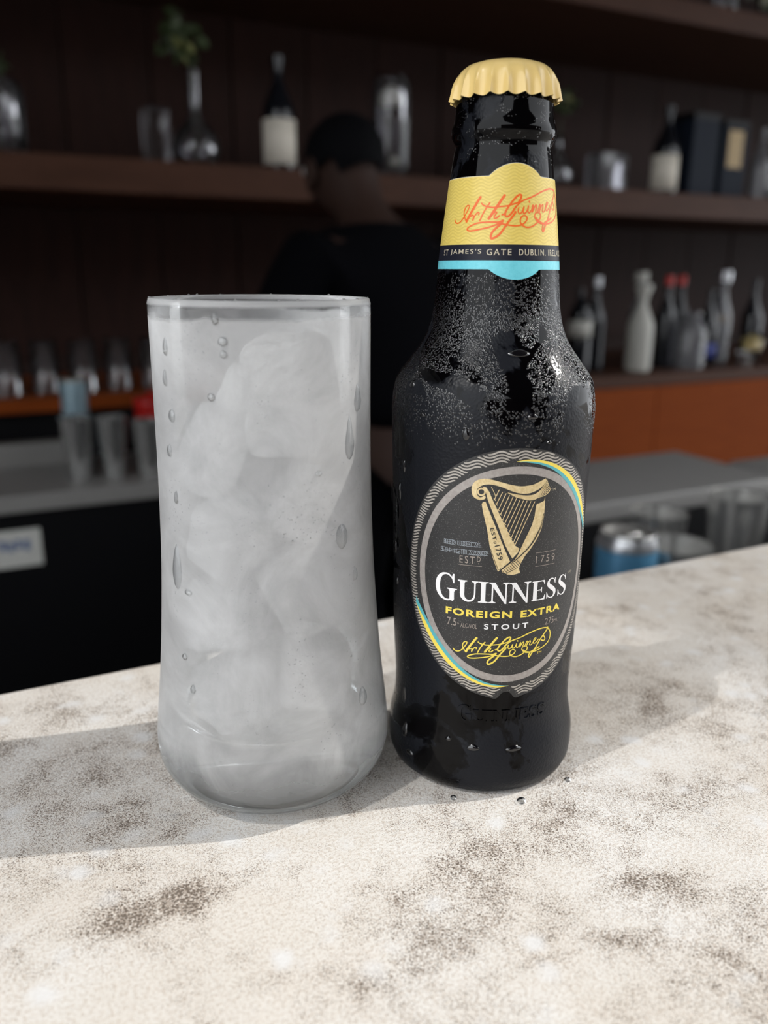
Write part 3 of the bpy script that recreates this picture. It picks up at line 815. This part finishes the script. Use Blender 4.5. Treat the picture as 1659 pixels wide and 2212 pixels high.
# runs and drops: elongated wet domes on a curved wall
def dome(name, pf, a, z, w_, h_, t_, mat, parent, center=(0, 0), tail=.0, seg=16, rings=5):
    """pf(z) radius in metres; a azimuth; w_, h_ half sizes; t_ thickness"""
    bm = bmesh.new(); rr = []
    for i in range(rings + 1):
        f = i / rings; ring = []
        for k in range(seg):
            th = 2 * pi * k / seg; s = sin(th)
            wx = w_ * (1 - tail * max(0, s)) * cos(th) * f; hz = h_ * s * f * (1 + tail * max(0, s) * 1.2)
            zz = z + hz; r = pf(zz) + t_ * sqrt(max(0, 1 - f * f)) + .00002 - .00012 * (f > .99)
            an = a + wx / pf(zz)
            ring.append(bm.verts.new((center[0] + r * cos(an), center[1] + r * sin(an), zz)))
            if i == 0: break
        rr.append(ring)
    for p, q in zip(rr, rr[1:]):
        for k in range(seg):
            j = (k + 1) % seg
            if len(p) == 1: bm.faces.new((p[0], q[k], q[j]))
            else: bm.faces.new((p[k], q[k], q[j], p[j]))
    return obj(name, bm, mat, parent)


bpf = lambda z: prad(z * 1000) / 1000
for u, v, ww, hh in ((-41, 115, 1.6, 1.2), (-33, 119.5, 1.3, .9), (-27, 112, 1.0, .6), (-35, 96, .5, 1.6), (-38, 88, .6, 2.4), (-42, 70, .5, 1.8), (-40, 60, .4, 1.0), (-36, 24, .8, 2.6), (-33, 14, 1.2, 2.2), (-30, 8, 1.8, .8), (-9, 16, 2.0, .9), (3, 15.6, 2.6, .8), (-16.5, 17.5, 1.0, .7), (-14, 108, 1.1, 1.6), (3, 113, 1.6, .7), (8, 106, .8, .5), (1, 128.5, 3.2, .9)):
    dome('wet_run', bpf, LA + u / 28.4, v / 1000, ww / 1000, hh / 1000, .00045, 'bead', bottle, tail=.3)

# ------------------------------------------------------------------ highball glass
GX, GY = -.0629, .0191
glass = empty('highball_glass', (GX, GY, 0), 'tall frosty highball glass full of ice, left of the beer bottle', 'glass')
GO = [(22.5, 0), (25.5, .25), (28.2, 1.5), (31.2, 4.0), (33.4, 7.0), (34.6, 10.5), (35.0, 15), (34.6, 21), (33.8, 28), (32.8, 37), (31.9, 47), (31.1, 58), (30.4, 70), (29.9, 84), (29.6, 100), (29.5, 118), (29.5, 134), (29.5, 140.6), (29.2, 141.7), (28.7, 142.0), (28.0, 141.7), (27.7, 140.8)]
GI = [(27.6, 134), (27.6, 118), (27.7, 100), (28.0, 84), (28.5, 70), (29.2, 58), (30.0, 47), (30.6, 38), (30.8, 32), (30.4, 27.0), (28.8, 23.4), (25.5, 20.8), (20, 19.3), (11, 18.6), (0, 18.4)]
GOs = catmull(GO, 1.5)


def grad(z):
    for (r, a), (q, b) in zip(GO, GO[1:]):
        if b > a and z <= b: return r + (q - r) * (max(z, a) - a) / (b - a)
    return 29.5


prof = [(0, .9), (14, .8), (20, .3)] + GOs + catmull(GI, 1.5)
gb = obj('glass_body', L([(r / 1000, z / 1000) for r, z in prof], 128), 'fog', glass, True); gb.data.materials.append(M['inner'])
for p_ in gb.data.polygons:
    if p_.center.z > .0181 and p_.normal.dot(Vector((p_.center.x, p_.center.y, -.0001 if p_.center.z > .05 else -.02))) < 0: p_.material_index = 1
gpf = lambda z: grad(z * 1000) / 1000
for a, z, ww, hh, tl in ((-130.2, 137.8, 1.0, 1.5, .2), (-162, 130.3, .9, 2.0, .3), (-164, 122.5, .8, 1.9, .3), (-160, 113.4, 1.4, 1.7, .1), (-164, 104, 1.0, 1.6, .2), (-134, 119.2, 1.1, 1.1, 0), (-61.4, 106, 1.9, 4.8, .45), (-54, 116.5, 1.6, 3.2, .4),
                         (-68.7, 81.3, 2.2, 3.6, 0), (-59.8, 69.5, 1.0, 1.9, .2), (-153, 67, 1.4, .8, 0), (-156, 48.5, 1.0, .9, .1), (-60, 33.2, 2.0, 2.6, .2), (-82.4, 99.4, 1.0, .8, 0), (-160, 92, .6, 1.6, .2), (-127, 132.6, 1.3, 1.2, 0), (-127, 129.6, 1.0, 1.0, 0), (-150, 40, .9, 1.2, .1), (-162, 72, 2.2, 5.5, .3)):
    dome('water_drop', gpf, R(a), z / 1000, ww / 1000, hh / 1000, .0007, 'drop', glass, (0, 0), tl)
verts.clear(); faces.clear()
rnd = random.Random(5)
for _ in range(2600):
    z = rnd.uniform(3, 140); a = rnd.uniform(-2.95, -.85)
    if noise.noise(Vector((a * 5, z * .05, 2))) < .12: continue
    r = grad(z) / 1000; dr = (grad(z + .5) - grad(z - .5)); n = Vector((cos(a), sin(a), -dr)).normalized()
    bead(Vector((r * cos(a), r * sin(a), z / 1000)), n, rnd.uniform(.0001, .00028))
for _ in range(16):
    a = rnd.uniform(-pi, pi); bead(Vector((.02875 * cos(a), .02875 * sin(a), .14195)), Vector((0, 0, 1)), rnd.uniform(.0003, .0006), .9)
me = bpy.data.meshes.new('condensation_beads'); me.from_pydata([tuple(v) for v in verts], [], faces)
o = link('condensation_beads', me, 'drop', glass); o['kind'] = 'stuff'


def ice(loc, size, rot, seed, label):
    bm = bmesh.new(); bmesh.ops.create_cube(bm, size=1)
    bmesh.ops.subdivide_edges(bm, edges=bm.edges[:], cuts=9, use_grid_fill=True)
    for v in bm.verts:
        p = v.co * 2; q = Vector([math.copysign(abs(c) ** .9, c) for c in p])
        l = (abs(q.x) ** 7 + abs(q.y) ** 7 + abs(q.z) ** 7) ** (1 / 7)
        q = q / l if l > 0 else q
        d = noise.noise(q * 1.1 + Vector((seed, 0, 0))) * .09 + noise.noise(q * 3.1 + Vector((0, seed, 0))) * .03
        tap = 1 - .05 * q.z
        v.co = Vector((q.x * size[0] / 2 * (1 + d) * tap, q.y * size[1] / 2 * (1 + d) * tap, q.z * size[2] / 2 * (1 + d)))
    o = obj('ice_cube', bm, 'ice', None)
    o.location = (GX + loc[0] / 1000, GY + loc[1] / 1000, loc[2] / 1000); o.rotation_euler = [R(a) for a in rot]; o.data.transform(Matrix.Scale(.001, 4))
    return tag(o, label, 'ice cube', 'ice cubes in the tall glass')


# camera looks at the glass from azimuth -109 deg: x' = right in view, y' = away from the viewer
def vw(x, y): a = R(-109 + 90); return (x * cos(a) - y * sin(a), x * sin(a) + y * cos(a))


ICE = [((7.5, -8.5), 117, (24, 20, 31), (3, -4, -8), 1, 'largest ice cube, upright behind the upper right of the tall glass'),
       ((-14, -7.5), 102, (15, 17, 22), (10, 24, 12), 2, 'ice cube tilted in the upper left of the tall glass'),
       ((-1, 13), 110, (24, 18, 22), (20, 10, 50), 3, 'ice cube at the back near the top of the glass'),
       ((11, -9), 86.5, (20, 18, 21), (-14, 30, 5), 4, 'ice cube under the largest one, right of the middle'),
       ((-10, -11.5), 79.5, (19, 17, 20), (25, -18, 40), 5, 'ice cube at mid height by the left wall of the glass'),
       ((0, 12), 84, (26, 19, 22), (0, 18, 10), 6, 'ice cube at the back at mid height of the glass'),
       ((9.5, -12), 62, (20, 17, 22), (16, -26, 15), 7, 'ice cube below mid height on the right side of the glass'),
       ((-12.5, -8), 55, (20, 19, 21), (-8, 22, 70), 8, 'ice cube low in the glass by its left wall'),
       ((2, 13), 58, (25, 19, 22), (12, 0, -20), 9, 'ice cube low at the back of the glass'),
       ((12, -8), 36.5, (20, 20, 20), (4, 12, 10), 10, 'ice cube low on the right side of the glass'),
       ((-10.5, -11), 32.5, (21, 18, 18), (0, -8, 30), 11, 'bottom ice cube at the front left, on the thick glass base'),
       ((0, 13.5), 33.5, (26, 18, 20), (3, 4, 0), 12, 'bottom ice cube at the back of the glass')]
for (x_, y_), z_, sz, rt, sd, lb in ICE:
    x2, y2 = vw(x_, y_); ice((x2, y2, z_), sz, (rt[0], rt[1], rt[2] - 19), sd * 3.7, lb)

# water drops on the counter
for (x_, y_, r_), lb in (((-.0225, -.0215, .0012), 'small water drop on the counter at the bottle foot, left one'), ((-.0055, -.0318, .0017), 'round water drop on the counter in front of the bottle'), ((.0135, -.0292, .0013), 'small water drop on the counter right of the bottle foot')):
    pr = [(0, r_ * .8), (r_ * .45, r_ * .72), (r_ * .8, r_ * .45), (r_, 0.00002), (0, .00001)]
    o = obj('water_drop', L(pr, 20), 'drop'); o.location = (x_, y_, 0); tag(o, lb, 'water drop')

# ------------------------------------------------------------------ things on the wall shelf
SZ = .3902


def bottle_tall(x, y, z, h, r, label, group, mat='glassblack', lab='cream', lz=(.06, .42), neck=.17, capm=None, hs=.5):
    t = empty('bottle', (x, y, z), label, 'bottle', group)
    p = [(0, .001), (r * .9, 0), (r, .004), (r, h * hs), (r * .93, h * (hs + .07)), (r * .55, h * (hs + .20)), (r * .32, h * (hs + .30)), (r * neck * 1.6, h * .93), (r * neck * 1.9, h * .935), (r * neck * 1.9, h), (0, h)]
    obj('bottle_glass', L(p, 32), mat, t, True, 40)
    if lab:
        z0, z1 = h * lz[0], h * lz[1]; bm = bmesh.new(); lathe(bm, [(r + .0003, z0), (r + .0006, z0), (r + .0006, z1), (r + .0003, z1)], 40, close=True)
        obj('label_wrap', bm, lab, t)
    if capm:
        k = r * neck * 1.9 + .0008
        obj('bottle_cap', L([(k, h * .90), (k + .0006, h * .90), (k + .0006, h + .002), (0, h + .002)], 24), capm, t, True, 40)
    return t


bottle_tall(.655, 1.955, SZ, .262, .0405, 'black sake bottle with cream label on the wall shelf, left of the bartender', None, lz=(.05, .45), neck=.2)
bottle_tall(1.965, 1.97, SZ, .262, .0405, 'black sake bottle with cream label on the wall shelf, right of the beer bottle neck', None, lz=(.05, .45), neck=.2)


def leaf_cluster(name, parent, c, r, n, mat, seed, size=.02):
    rd = random.Random(seed)
    me = None
    for i in range(n):
        if me is None:
            bm = bmesh.new(); pts = [(0, 0), (.35, .25), (.42, .55), (.25, .85), (0, 1.05), (-.25, .85), (-.42, .55), (-.35, .25)]
            a = [bm.verts.new((x * size, y * size, .08 * size * sin(y * 3))) for x, y in pts]; b = [bm.verts.new((v.co.x, v.co.y, v.co.z - size * .04)) for v in a]
            bm.faces.new(a); bm.faces.new(b[::-1])
            for k in range(8): bm.faces.new((a[k], b[k], b[(k + 1) % 8], a[(k + 1) % 8]))
            o = obj(name, bm, mat, parent, False); me = o.data
        else:
            o = bpy.data.objects.new(name, me); COL.objects.link(o); o.parent = parent
        d = Vector((rd.gauss(0, 1), rd.gauss(0, 1), rd.gauss(0, 1))).normalized() * r * rd.uniform(.15, 1)
        o.location = Vector(c) + d; o.rotation_euler = (rd.uniform(-1.5, 1.5), rd.uniform(-1.5, 1.5), rd.uniform(0, 6.28))


def stem(parent, pts, r, mat='green'):
    bm = bmesh.new(); prev = None
    for p in pts:
        ring = [bm.verts.new((p[0] + r * cos(k * pi / 3), p[1] + r * sin(k * pi / 3), p[2])) for k in range(6)]
        if prev:
            for k in range(6): bm.faces.new((prev[k], prev[(k + 1) % 6], ring[(k + 1) % 6], ring[k]))
        prev = ring
    return obj('stem', bm, mat, parent)


# round flask vase with greenery
t = empty('flask_vase', (.455, 2.0, SZ), 'round clear flask vase holding leafy greenery, left on the wall shelf', 'vase')
p = [(0, .001), (.038, 0), (.052, .012), (.060, .040), (.054, .070), (.034, .096), (.016, .115), (.013, .14), (.013, .215), (.017, .222), (.0155, .222), (.0115, .214), (.0115, .14), (.0145, .114), (.032, .094), (.052, .068), (.058, .040), (.050, .014), (.036, .003), (0, .003)]
obj('flask', L(p, 40), 'vase', t)
stem(t, [(0, 0, .01), (.003, 0, .12), (-.004, 0, .22), (-.02, .01, .30)], .0022)
leaf_cluster('leaf', t, (-.03, 0, .285), .062, 34, 'green', 2, .034)
leaf_cluster('pale_leaf', t, (-.022, -.035, .265), .022, 6, 'yellowgreen', 4, .030)
# square glass block vase behind it
o = obj('glass_block', B(-.03, .03, -.03, .03, 0, .15, .005), 'vase', None); o.location = (.385, 2.12, SZ); tag(o, 'square clear glass block behind the round flask vase', 'vase')
# canister at the left edge
t = empty('glass_canister', (.005, 2.0, SZ), 'wide clear glass canister at the left end of the wall shelf view', 'jar')
obj('canister_wall', L([(0, .001), (.060, 0), (.064, .006), (.066, .13), (.058, .152), (.045, .160), (.043, .158), (.055, .150), (.063, .128), (.061, .008), (0, .005)], 40), 'vase', t)
stem(t, [(0, 0, .006), (.01, 0, .1), (.02, 0, .18)], .002)
leaf_cluster('leaf', t, (.022, 0, .19), .025, 10, 'green', 9, .022)
# tall cylinder vase with white flowers
t = empty('cylinder_vase', (.985, 1.985, SZ), 'tall cylinder vase with white flowers on the wall shelf, right of the bartender', 'vase')
obj('vase_wall', L([(0, .001), (.049, 0), (.051, .004), (.052, .215), (.047, .245), (.036, .258), (.034, .256), (.045, .243), (.0495, .214), (.0485, .008), (0, .008)], 40), 'vase', t)
for i, (dx, dz) in enumerate(((-.004, .212), (-.022, .196), (.012, .20), (-.03, .06), (.016, .045))):
    rd = random.Random(i)
    bm = bmesh.new(); bmesh.ops.create_icosphere(bm, subdivisions=3, radius=.019 if i < 3 else .012)
    for v in bm.verts: v.co *= 1 + .22 * sin(5 * atan2(v.co.y, v.co.x)) * .5 + .12 * noise.noise(v.co * 120)
    o = obj('flower_head', bm, 'whitefl', t); o.location = (dx, -.008 + .004 * i, dz)
stem(t, [(0, .01, .01), (.004, .01, .12), (-.004, .008, .2)], .0018)
# bud vase behind the bottle neck
t = empty('bud_vase', (1.575, 2.02, SZ), 'small bulb vase with a green sprig beside the beer bottle neck', 'vase')
obj('vase_wall', L([(0, .001), (.03, 0), (.046, .02), (.050, .045), (.042, .075), (.018, .10), (.012, .13), (.012, .16), (.0105, .16), (.0105, .13), (.016, .10), (.040, .074), (.048, .045), (.044, .021), (.028, .003), (0, .003)], 36), 'vase', t)
stem(t, [(0, 0, .006), (0, 0, .12), (.006, 0, .20)], .002)
leaf_cluster('leaf', t, (.004, 0, .245), .042, 18, 'green', 14, .03); leaf_cluster('pale_leaf', t, (0, -.03, .245), .016, 3, 'yellowgreen', 15, .022)
# glass box
o = obj('glass_box', B(-.055, .055, -.04, .04, 0, .13, .004), 'greyglass', None); o.location = (1.84, 2.10, SZ); tag(o, 'smoky glass box on the wall shelf left of the right hand sake bottle', 'box')
# cartons
t = empty('whisky_carton', (2.135, 2.02, SZ), 'tall blue-black bottle carton, left of the one with the gold panel', 'box')
obj('carton', B(-.058, .058, -.05, .05, 0, .255, .002), 'bluebox', t, False); obj('carton_lid', B(-.0585, .0585, -.0505, .0505, .235, .258, .002), 'black', t, False)
t = empty('whisky_carton', (2.285, 2.03, SZ), 'tall black bottle carton with a gold panel, right of the blue-black one', 'box')
obj('carton', B(-.055, .055, -.05, .05, 0, .245, .002), 'bluebox', t, False); obj('gold_panel', B(-.036, .030, -.0515, -.0500, .10, .215), 'goldcard', t, False); obj('carton_lid', B(-.0555, .0555, -.0505, .0505, .225, .248, .002), 'black', t, False)
bottle_tall(2.46, 2.02, SZ, .24, .036, 'slim clear bottle at the right end of the wall shelf view', None, 'greyglass', None)
o = obj('glass_dish', L([(0, .004), (.05, 0), (.085, .03), (.09, .05), (.087, .05), (.08, .031), (.048, .006), (0, .008)], 40), 'vase'); o.location = (2.58, 1.97, SZ); tag(o, 'shallow clear glass dish at the right end of the wall shelf', 'dish')
# upper shelf vase with flowers
t = empty('cylinder_vase', (2.17, 1.99, .9222), 'clear vase with pale flowers on the upper shelf, cut by the top right corner', 'vase')
obj('vase_wall', L([(0, .001), (.042, 0), (.045, .005), (.045, .16), (.043, .16), (.042, .008), (0, .008)], 36), 'vase', t)
stem(t, [(0, 0, .01), (.02, 0, .1), (.06, 0, .16)], .002)
leaf_cluster('leaf', t, (.13, -.03, .10), .06, 22, 'green', 21, .04); leaf_cluster('petal', t, (.125, -.06, .085), .038, 14, 'whitefl', 22, .030)

# ------------------------------------------------------------------ back bar: bottle counter, veneer front, steel and fridge
o = obj('back_counter', B(1.25, 4.6, 1.75, 2.478, -.190, -.152, .003), 'shelf', None, False); tag(o, 'dark wood bottle counter at right behind the beer bottle', 'counter')
t = empty('back_cabinet', (2.9, 2.1, FZ), 'orange wood veneer cabinet under the bottle counter at right', 'cabinet')
obj('cabinet_body', B(-1.65, 1.7, -.33, .378, 0, FZ * -1 - .1905), 'darkwood', t, False)
for i in range(6):
    o = obj('cabinet_door', B(-1.64 + i * .555, -1.64 + i * .555 + .552, -.348, -.331, .05, FZ * -1 - .192, .0015), 'orangewood', t, False)
o = obj('back_counter', B(-2.15, 1.246, 1.96, 2.478, -.185, -.152, .003), 'orangewood', None, False); tag(o, 'wood counter edge at left behind the tall glass, holding tumblers', 'counter')
o = obj('back_cabinet', B(-2.15, 1.246, 2.0, 2.478, FZ, -.1855), 'black', None, False); tag(o, 'black cabinet under the wood counter at left', 'cabinet')
t = empty('undercounter_fridge', (-.2, 1.78, FZ), 'black undercounter fridge with steel top and a silver sticker at left', 'fridge')
hz = -FZ - .296
obj('fridge_body', B(-1.9, 1.2, -.165, .17, .05, hz - .036, .002), 'black', t, False)
obj('fridge_top', B(-1.9, 1.2, -.18, .17, hz - .035, hz, .002), 'steel', t, False)['label'] = 'brushed steel fridge top'
obj('top_rail', B(-1.9, .33, .09, .13, hz, hz + .055, .003), 'steel', t, False)
st = obj('door_sticker', B(.01, .178, -.1668, -.1652, hz - .155, hz - .075, .0005), 'sticker', t, False); st['label'] = 'silver sticker with faded blue print'
rd = random.Random(4)
bm = bmesh.new()
for i in range(9):
    x0 = .02 + i * .0155; box(bm, x0, x0 + rd.uniform(.006, .012), -.1673, -.16675, hz - .118 + rd.uniform(-.003, .003), hz - .098 + rd.uniform(-.004, .004))
obj('sticker_print', bm, 'stblue', st, False)

# bartender-side steel station with ice bin
t = empty('ice_station', (.95, .78, FZ), 'stainless steel ice bin behind the bar at right', 'ice bin')
sz_ = -FZ - .17
obj('bin_body', B(-.50, .60, -.085, .12, .12, sz_ - .03, .004), 'black', t, False)
obj('bin_top', B(-.50, .09, -.09, .14, sz_ - .028, sz_, .003), 'steel', t, True, 30)
obj('bin_lid', B(.095, .60, -.085, .02, sz_ - .02, sz_ + .004, .003), 'steel', t, True, 30)
for dx in (-.45, .55): obj('leg', B(dx - .015, dx + .015, -.05, -.02, 0, .125), 'steel', t, False)
o = obj('speed_rail_shelf', B(.25, 1.2, .30, .66, -.30, -.275, .002), 'black', None, False); tag(o, 'black low shelf behind the counter edge carrying cans and steel cups', 'shelf')
o = obj('shelf_support', B(.28, 1.18, .34, .62, FZ, -.3005), 'black', None, False); tag(o, 'black cabinet under the low shelf with the cans', 'cabinet')


def can(x, y, label, z=-.2748, h=.155, r=.033):
    t = empty('drink_can', (x, y, z), label, 'can', None)
    obj('can_body', L([(0, .004), (.022, .002), (.025, 0), (.030, .006), (r, .012), (r, h - .014), (r - .004, h - .004)], 40), 'canblue', t)
    obj('can_shoulder', L([(r + .0002, h - .016), (r + .0002, h - .0135), (r - .0035, h - .0035)], 40), 'silver', t)
    obj('can_lid', L([(r - .004, h - .004), (r - .003, h), (r - .0045, h + .0006), (r - .006, h - .004), (0, h - .004)], 40), 'steel_b', t)
    obj('pull_tab', B(-.008, .014, -.007, .007, h - .0038, h - .0022, .0006), 'steel_b', t)
    return t


def cup(x, y, z, h, r, label, mat='steel_b', group=None, cat='cup'):
    o = obj('steel_cup', L([(0, .001), (r * .68, 0), (r * .72, .004), (r, h), (r + .0012, h + .001), (r - .001, h - .0005), (r * .70, .006), (0, .005)], 40), mat, None, True, 40)
    o.location = (x, y, z); return tag(o, label, cat, group)


can(.490, .450, 'blue drink can with silver top, nearest the beer bottle')
cup(.567, .452, -.2748, .128, .040, 'open steel shaker cup in front, right of the blue can')
cup(.640, .555, -.2748, .130, .036, 'steel cup standing furthest back, behind the other steel cups')
cup(.705, .490, -.2748, .160, .037, 'tallest steel shaker cup near the right edge of the picture')
cup(.778, .440, -.2748, .145, .036, 'steel shaker cup at the right edge of the picture')
cup(.668, .395, -.2748, .112, .030, 'small steel cup low behind the counter edge')

# ------------------------------------------------------------------ bottles on the back counter (right)
BZ = -.1518
bottle_tall(1.575, 1.86, BZ, .20, .036, 'squat dark bottle with pale label beside the beer bottle shoulder', None, 'glassblack', 'whitegl', (.55, .8), .4, None, .85)
bottle_tall(1.665, 1.90, BZ, .285, .036, 'dark bottle with silver cap, left of the milky white bottle', None, 'glassblack', None, capm='silver')
bottle_tall(1.700, 2.02, BZ, .25, .033, 'dark bottle with tan label behind the silver capped bottle', None, 'glassblack', 'goldcard', (.2, .5))
bottle_tall(1.800, 1.84, BZ, .265, .040, 'milky white bottle standing out among the back counter bottles', None, 'whitegl', None, neck=.34)
bottle_tall(1.900, 1.96, BZ, .300, .034, 'clear bottle with tall white cap, right of the milky white bottle', None, 'greyglass', None, capm='whitegl', neck=.3)
bottle_tall(1.935, 1.87, BZ, .290, .034, 'dark bottle with red cap, the left one of two red caps', None, 'glassblack', None, capm='redcap')
bottle_tall(2.050, 1.93, BZ, .290, .036, 'dark bottle with red cap, the right one of two red caps', None, 'glassblack', 'whitegl', (.15, .35), capm='redcap')
bottle_tall(2.010, 1.83, BZ, .18, .050, 'low broad grey bottle in front of the red caps', None, 'greyglass', None, neck=.3, hs=.65)
bottle_tall(2.115, 1.86, BZ, .25, .032, 'dark bottle with blue label right of the broad grey bottle', None, 'glassblack', 'bluelab', (.12, .3))
bottle_tall(2.215, 1.90, BZ, .305, .034, 'grey bottle with shiny silver cap near the yellow tumbler', None, 'greyglass', None, capm='silver', neck=.3)
bottle_tall(2.290, 1.98, BZ, .26, .034, 'dark bottle with small gold label behind the yellow tumbler', None, 'glassblack', 'goldcard', (.5, .62), hs=.65)
bottle_tall(2.440, 1.96, BZ, .28, .036, 'dark bottle at the right end of the back counter', None, 'glassblack', None)
t = empty('tumbler', (2.335, 1.86, BZ), 'short tumbler with yellow drink near the right edge', 'glass')
obj('tumbler_wall', L([(0, .001), (.028, 0), (.038, .10), (.036, .10), (.027, .006), (0, .006)], 32), 'tumbler', t); obj('drink', L([(0, .0065), (.0268, .0065), (.0345, .082), (0, .082)], 32), 'lemon', t)
cup(2.235, 1.80, BZ, .045, .028, 'tiny steel cup in front of the yellow tumbler', 'steel_b')

# tumblers at left, upside down on the left counter
TM = [(.0, .001), (.036, 0), (.033, .13), (0, .134), (0, .128), (.030, .124), (.0335, .004), (0, .004)]
lbs = ['upside-down clear tumbler at the left edge of the picture', 'second upside-down tumbler from the left edge', 'third upside-down tumbler from the left edge', 'fourth upside-down tumbler from the left edge', 'upside-down tumbler nearest the tall glass']
me = None
for i, lb in enumerate(lbs):
    if me is None: o = obj('tumbler', L([(.036, 0), (.033, .13), (0, .134), (0, .128), (.030, .124), (.0335, 0)], 36), 'tumbler'); me = o.data
    else: o = bpy.data.objects.new('tumbler', me); COL.objects.link(o)
    o.location = (-.03 + i * .088, 2.03 + .02 * (i % 2), -.1518); tag(o, lb, 'glass', 'upside-down tumblers on the left counter')

# steel tins, can and red tub on the fridge top
cup(.078, 1.70, -.2958, .135, .034, 'tall steel shaker tin left of the other tin on the fridge', 'steel_b')
cup(.150, 1.685, -.2958, .135, .032, 'steel shaker tin beside the red tub on the fridge', 'steel_b')
cup(.222, 1.66, -.2958, .125, .033, 'steel shaker tin nearest the tall glass on the fridge', 'steel_b')
t = empty('drink_can', (.092, 1.80, -.2958), 'pale blue tall can standing behind the steel tins', 'can')
obj('can_body', L([(0, .003), (.024, 0), (.029, .010), (.029, .192), (.026, .202)], 32), 'canlight', t); obj('can_lid', L([(.026, .202), (.0265, .206), (.024, .204), (0, .204)], 32), 'whitegl', t)
t = empty('red_tub', (.258, 1.78, -.2958), 'bright red plastic tub just left of the tall glass', 'tub')
obj('tub_body', L([(0, .002), (.032, 0), (.040, .15), (.037, .15), (.030, .006), (0, .006)], 32), 'redcap', t); obj('tub_lid', L([(.0412, .143), (.042, .150), (.040, .158), (.012, .160), (.010, .170), (0, .170)], 32), 'redcap', t)

# ------------------------------------------------------------------ bartender, seen from behind with the head bowed
px, py = .655, 1.36
person = empty('person', (px, py, FZ), 'bartender in black seen from behind with bowed head, standing behind the bar', 'person', None, R(18))


def skin(name, pts, edges, mat, parent, sub=2, root=0):
    me = bpy.data.meshes.new(name); me.from_pydata([p[:3] for p in pts], edges, []); o = link(name, me, mat, parent, False)
    md = o.modifiers.new('skin', 'SKIN'); md.use_smooth_shade = True; md.branch_smoothing = .6
    for v, p in zip(me.skin_vertices[0].data, pts): v.radius = (p[3], p[4] if len(p) > 4 else p[3])
    me.skin_vertices[0].data[root].use_root = True
    sb = o.modifiers.new('sub', 'SUBSURF'); sb.levels = sub; sb.render_levels = sub
    return o


# local frame: x right, y the way the person faces (away from the camera), z up from the floor
pts = [(0, 0, .86, .130, .11), (0, 0, 1.0, .120, .10), (0, .02, 1.14, .145, .105), (0, .03, 1.25, .13, .09), (0, .045, 1.315, .058), (0, .085, 1.362, .052), (0, .115, 1.395, .070, .085), (0, .130, 1.435, .074, .088), (0, .125, 1.475, .050, .060)]
edges = [(i, i + 1) for i in range(8)]


def limb(lst, frm):
    i0 = len(pts)
    for k, p in enumerate(lst): pts.append(p); edges.append((frm if k == 0 else i0 + k - 1, i0 + k))
    return len(pts) - 1


for s in (-1, 1):
    wr = limb([(s * .17, .03, 1.245, .058), (s * .235, .06, 1.12, .048), (s * .25, .10, 1.0, .042), (s * .20, .22, .965, .035), (s * .14, .32, .965, .024), (s * .125, .355, .965, .030, .016)], 3)
    for k, (dx, ln) in enumerate(((-.024, .060), (-.008, .070), (.008, .066), (.024, .052))):
        bx, by = s * .125 + dx, .385
        limb([(bx, by, .965, .009), (bx - s * .003, by + ln * .55, .955, .0085), (bx - s * .006, by + ln, .938, .0075)], wr)
    limb([(s * .125 - s * .032, .365, .962, .010), (s * .125 - s * .050, .392, .955, .009)], wr)
    limb([(s * .10, 0, .80, .095), (s * .115, .01, .47, .062), (s * .12, -.01, .10, .042), (s * .125, .06, .035, .036), (s * .13, .13, .03, .030)], 0)
skin('body', pts, edges, 'skin', person, 2)
# face, ears, hair
hp = Vector((0, .125, 1.435))


def blob(name, c, r, mat, sx=1, sy=1, sz=1, rot=(0, 0, 0)):
    bm = bmesh.new(); bmesh.ops.create_uvsphere(bm, u_segments=24, v_segments=16, radius=r); o = obj(name, bm, mat, person)
    o.scale = (sx, sy, sz); o.location = c; o.rotation_euler = rot; return o


bm = bmesh.new(); bmesh.ops.create_uvsphere(bm, u_segments=32, v_segments=24, radius=.083)
for v in list(bm.verts):
    if v.co.z < -.030 and v.co.y > -.02: bm.verts.remove(v)
    elif v.co.z < -.052: bm.verts.remove(v)
o = obj('hair', bm, 'hair', person); o.location = hp + Vector((0, -.004, .012)); o.scale = (.94, 1.10, 1.03); o.rotation_euler = (R(-28), 0, 0)
for s in (-1, 1):
    blob('ear', hp + Vector((s * .076, .012, -.018)), .022, 'skin', .4, .8, 1.3)
    blob('eye', hp + Vector((s * .030, .080, -.008)), .011, 'eye')
blob('nose', hp + Vector((0, .094, -.030)), .016, 'skin', .8, 1.2, 1.4)
blob('mouth', hp + Vector((0, .078, -.062)), .018, 'skin', 1.2, .5, .4)
# shirt and trousers
pts = [(0, 0, .90, .165, .14), (0, 0, 1.0, .160, .14), (0, .02, 1.14, .192, .150), (0, .03, 1.25, .178, .135), (0, .04, 1.315, .098)]
edges = [(0, 1), (1, 2), (2, 3), (3, 4)]
for s in (-1, 1): limb([(s * .17, .03, 1.25, .088), (s * .238, .06, 1.12, .062), (s * .252, .09, 1.03, .056)], 3)
skin('shirt', pts, edges, 'shirt', person, 2)
pts = [(0, 0, .90, .142, .12)]; edges = []
for s in (-1, 1): limb([(s * .10, 0, .78, .108), (s * .115, .01, .47, .078), (s * .12, -.01, .12, .062)], 0)
skin('trousers', pts, edges, 'shirt', person, 2)
for s in (-1, 1):
    bm = B(-.045, .045, -.09, .17, .0, .075, .02); o = obj('shoe', bm, 'black', person); o.location = (s * .125, .02, 0)
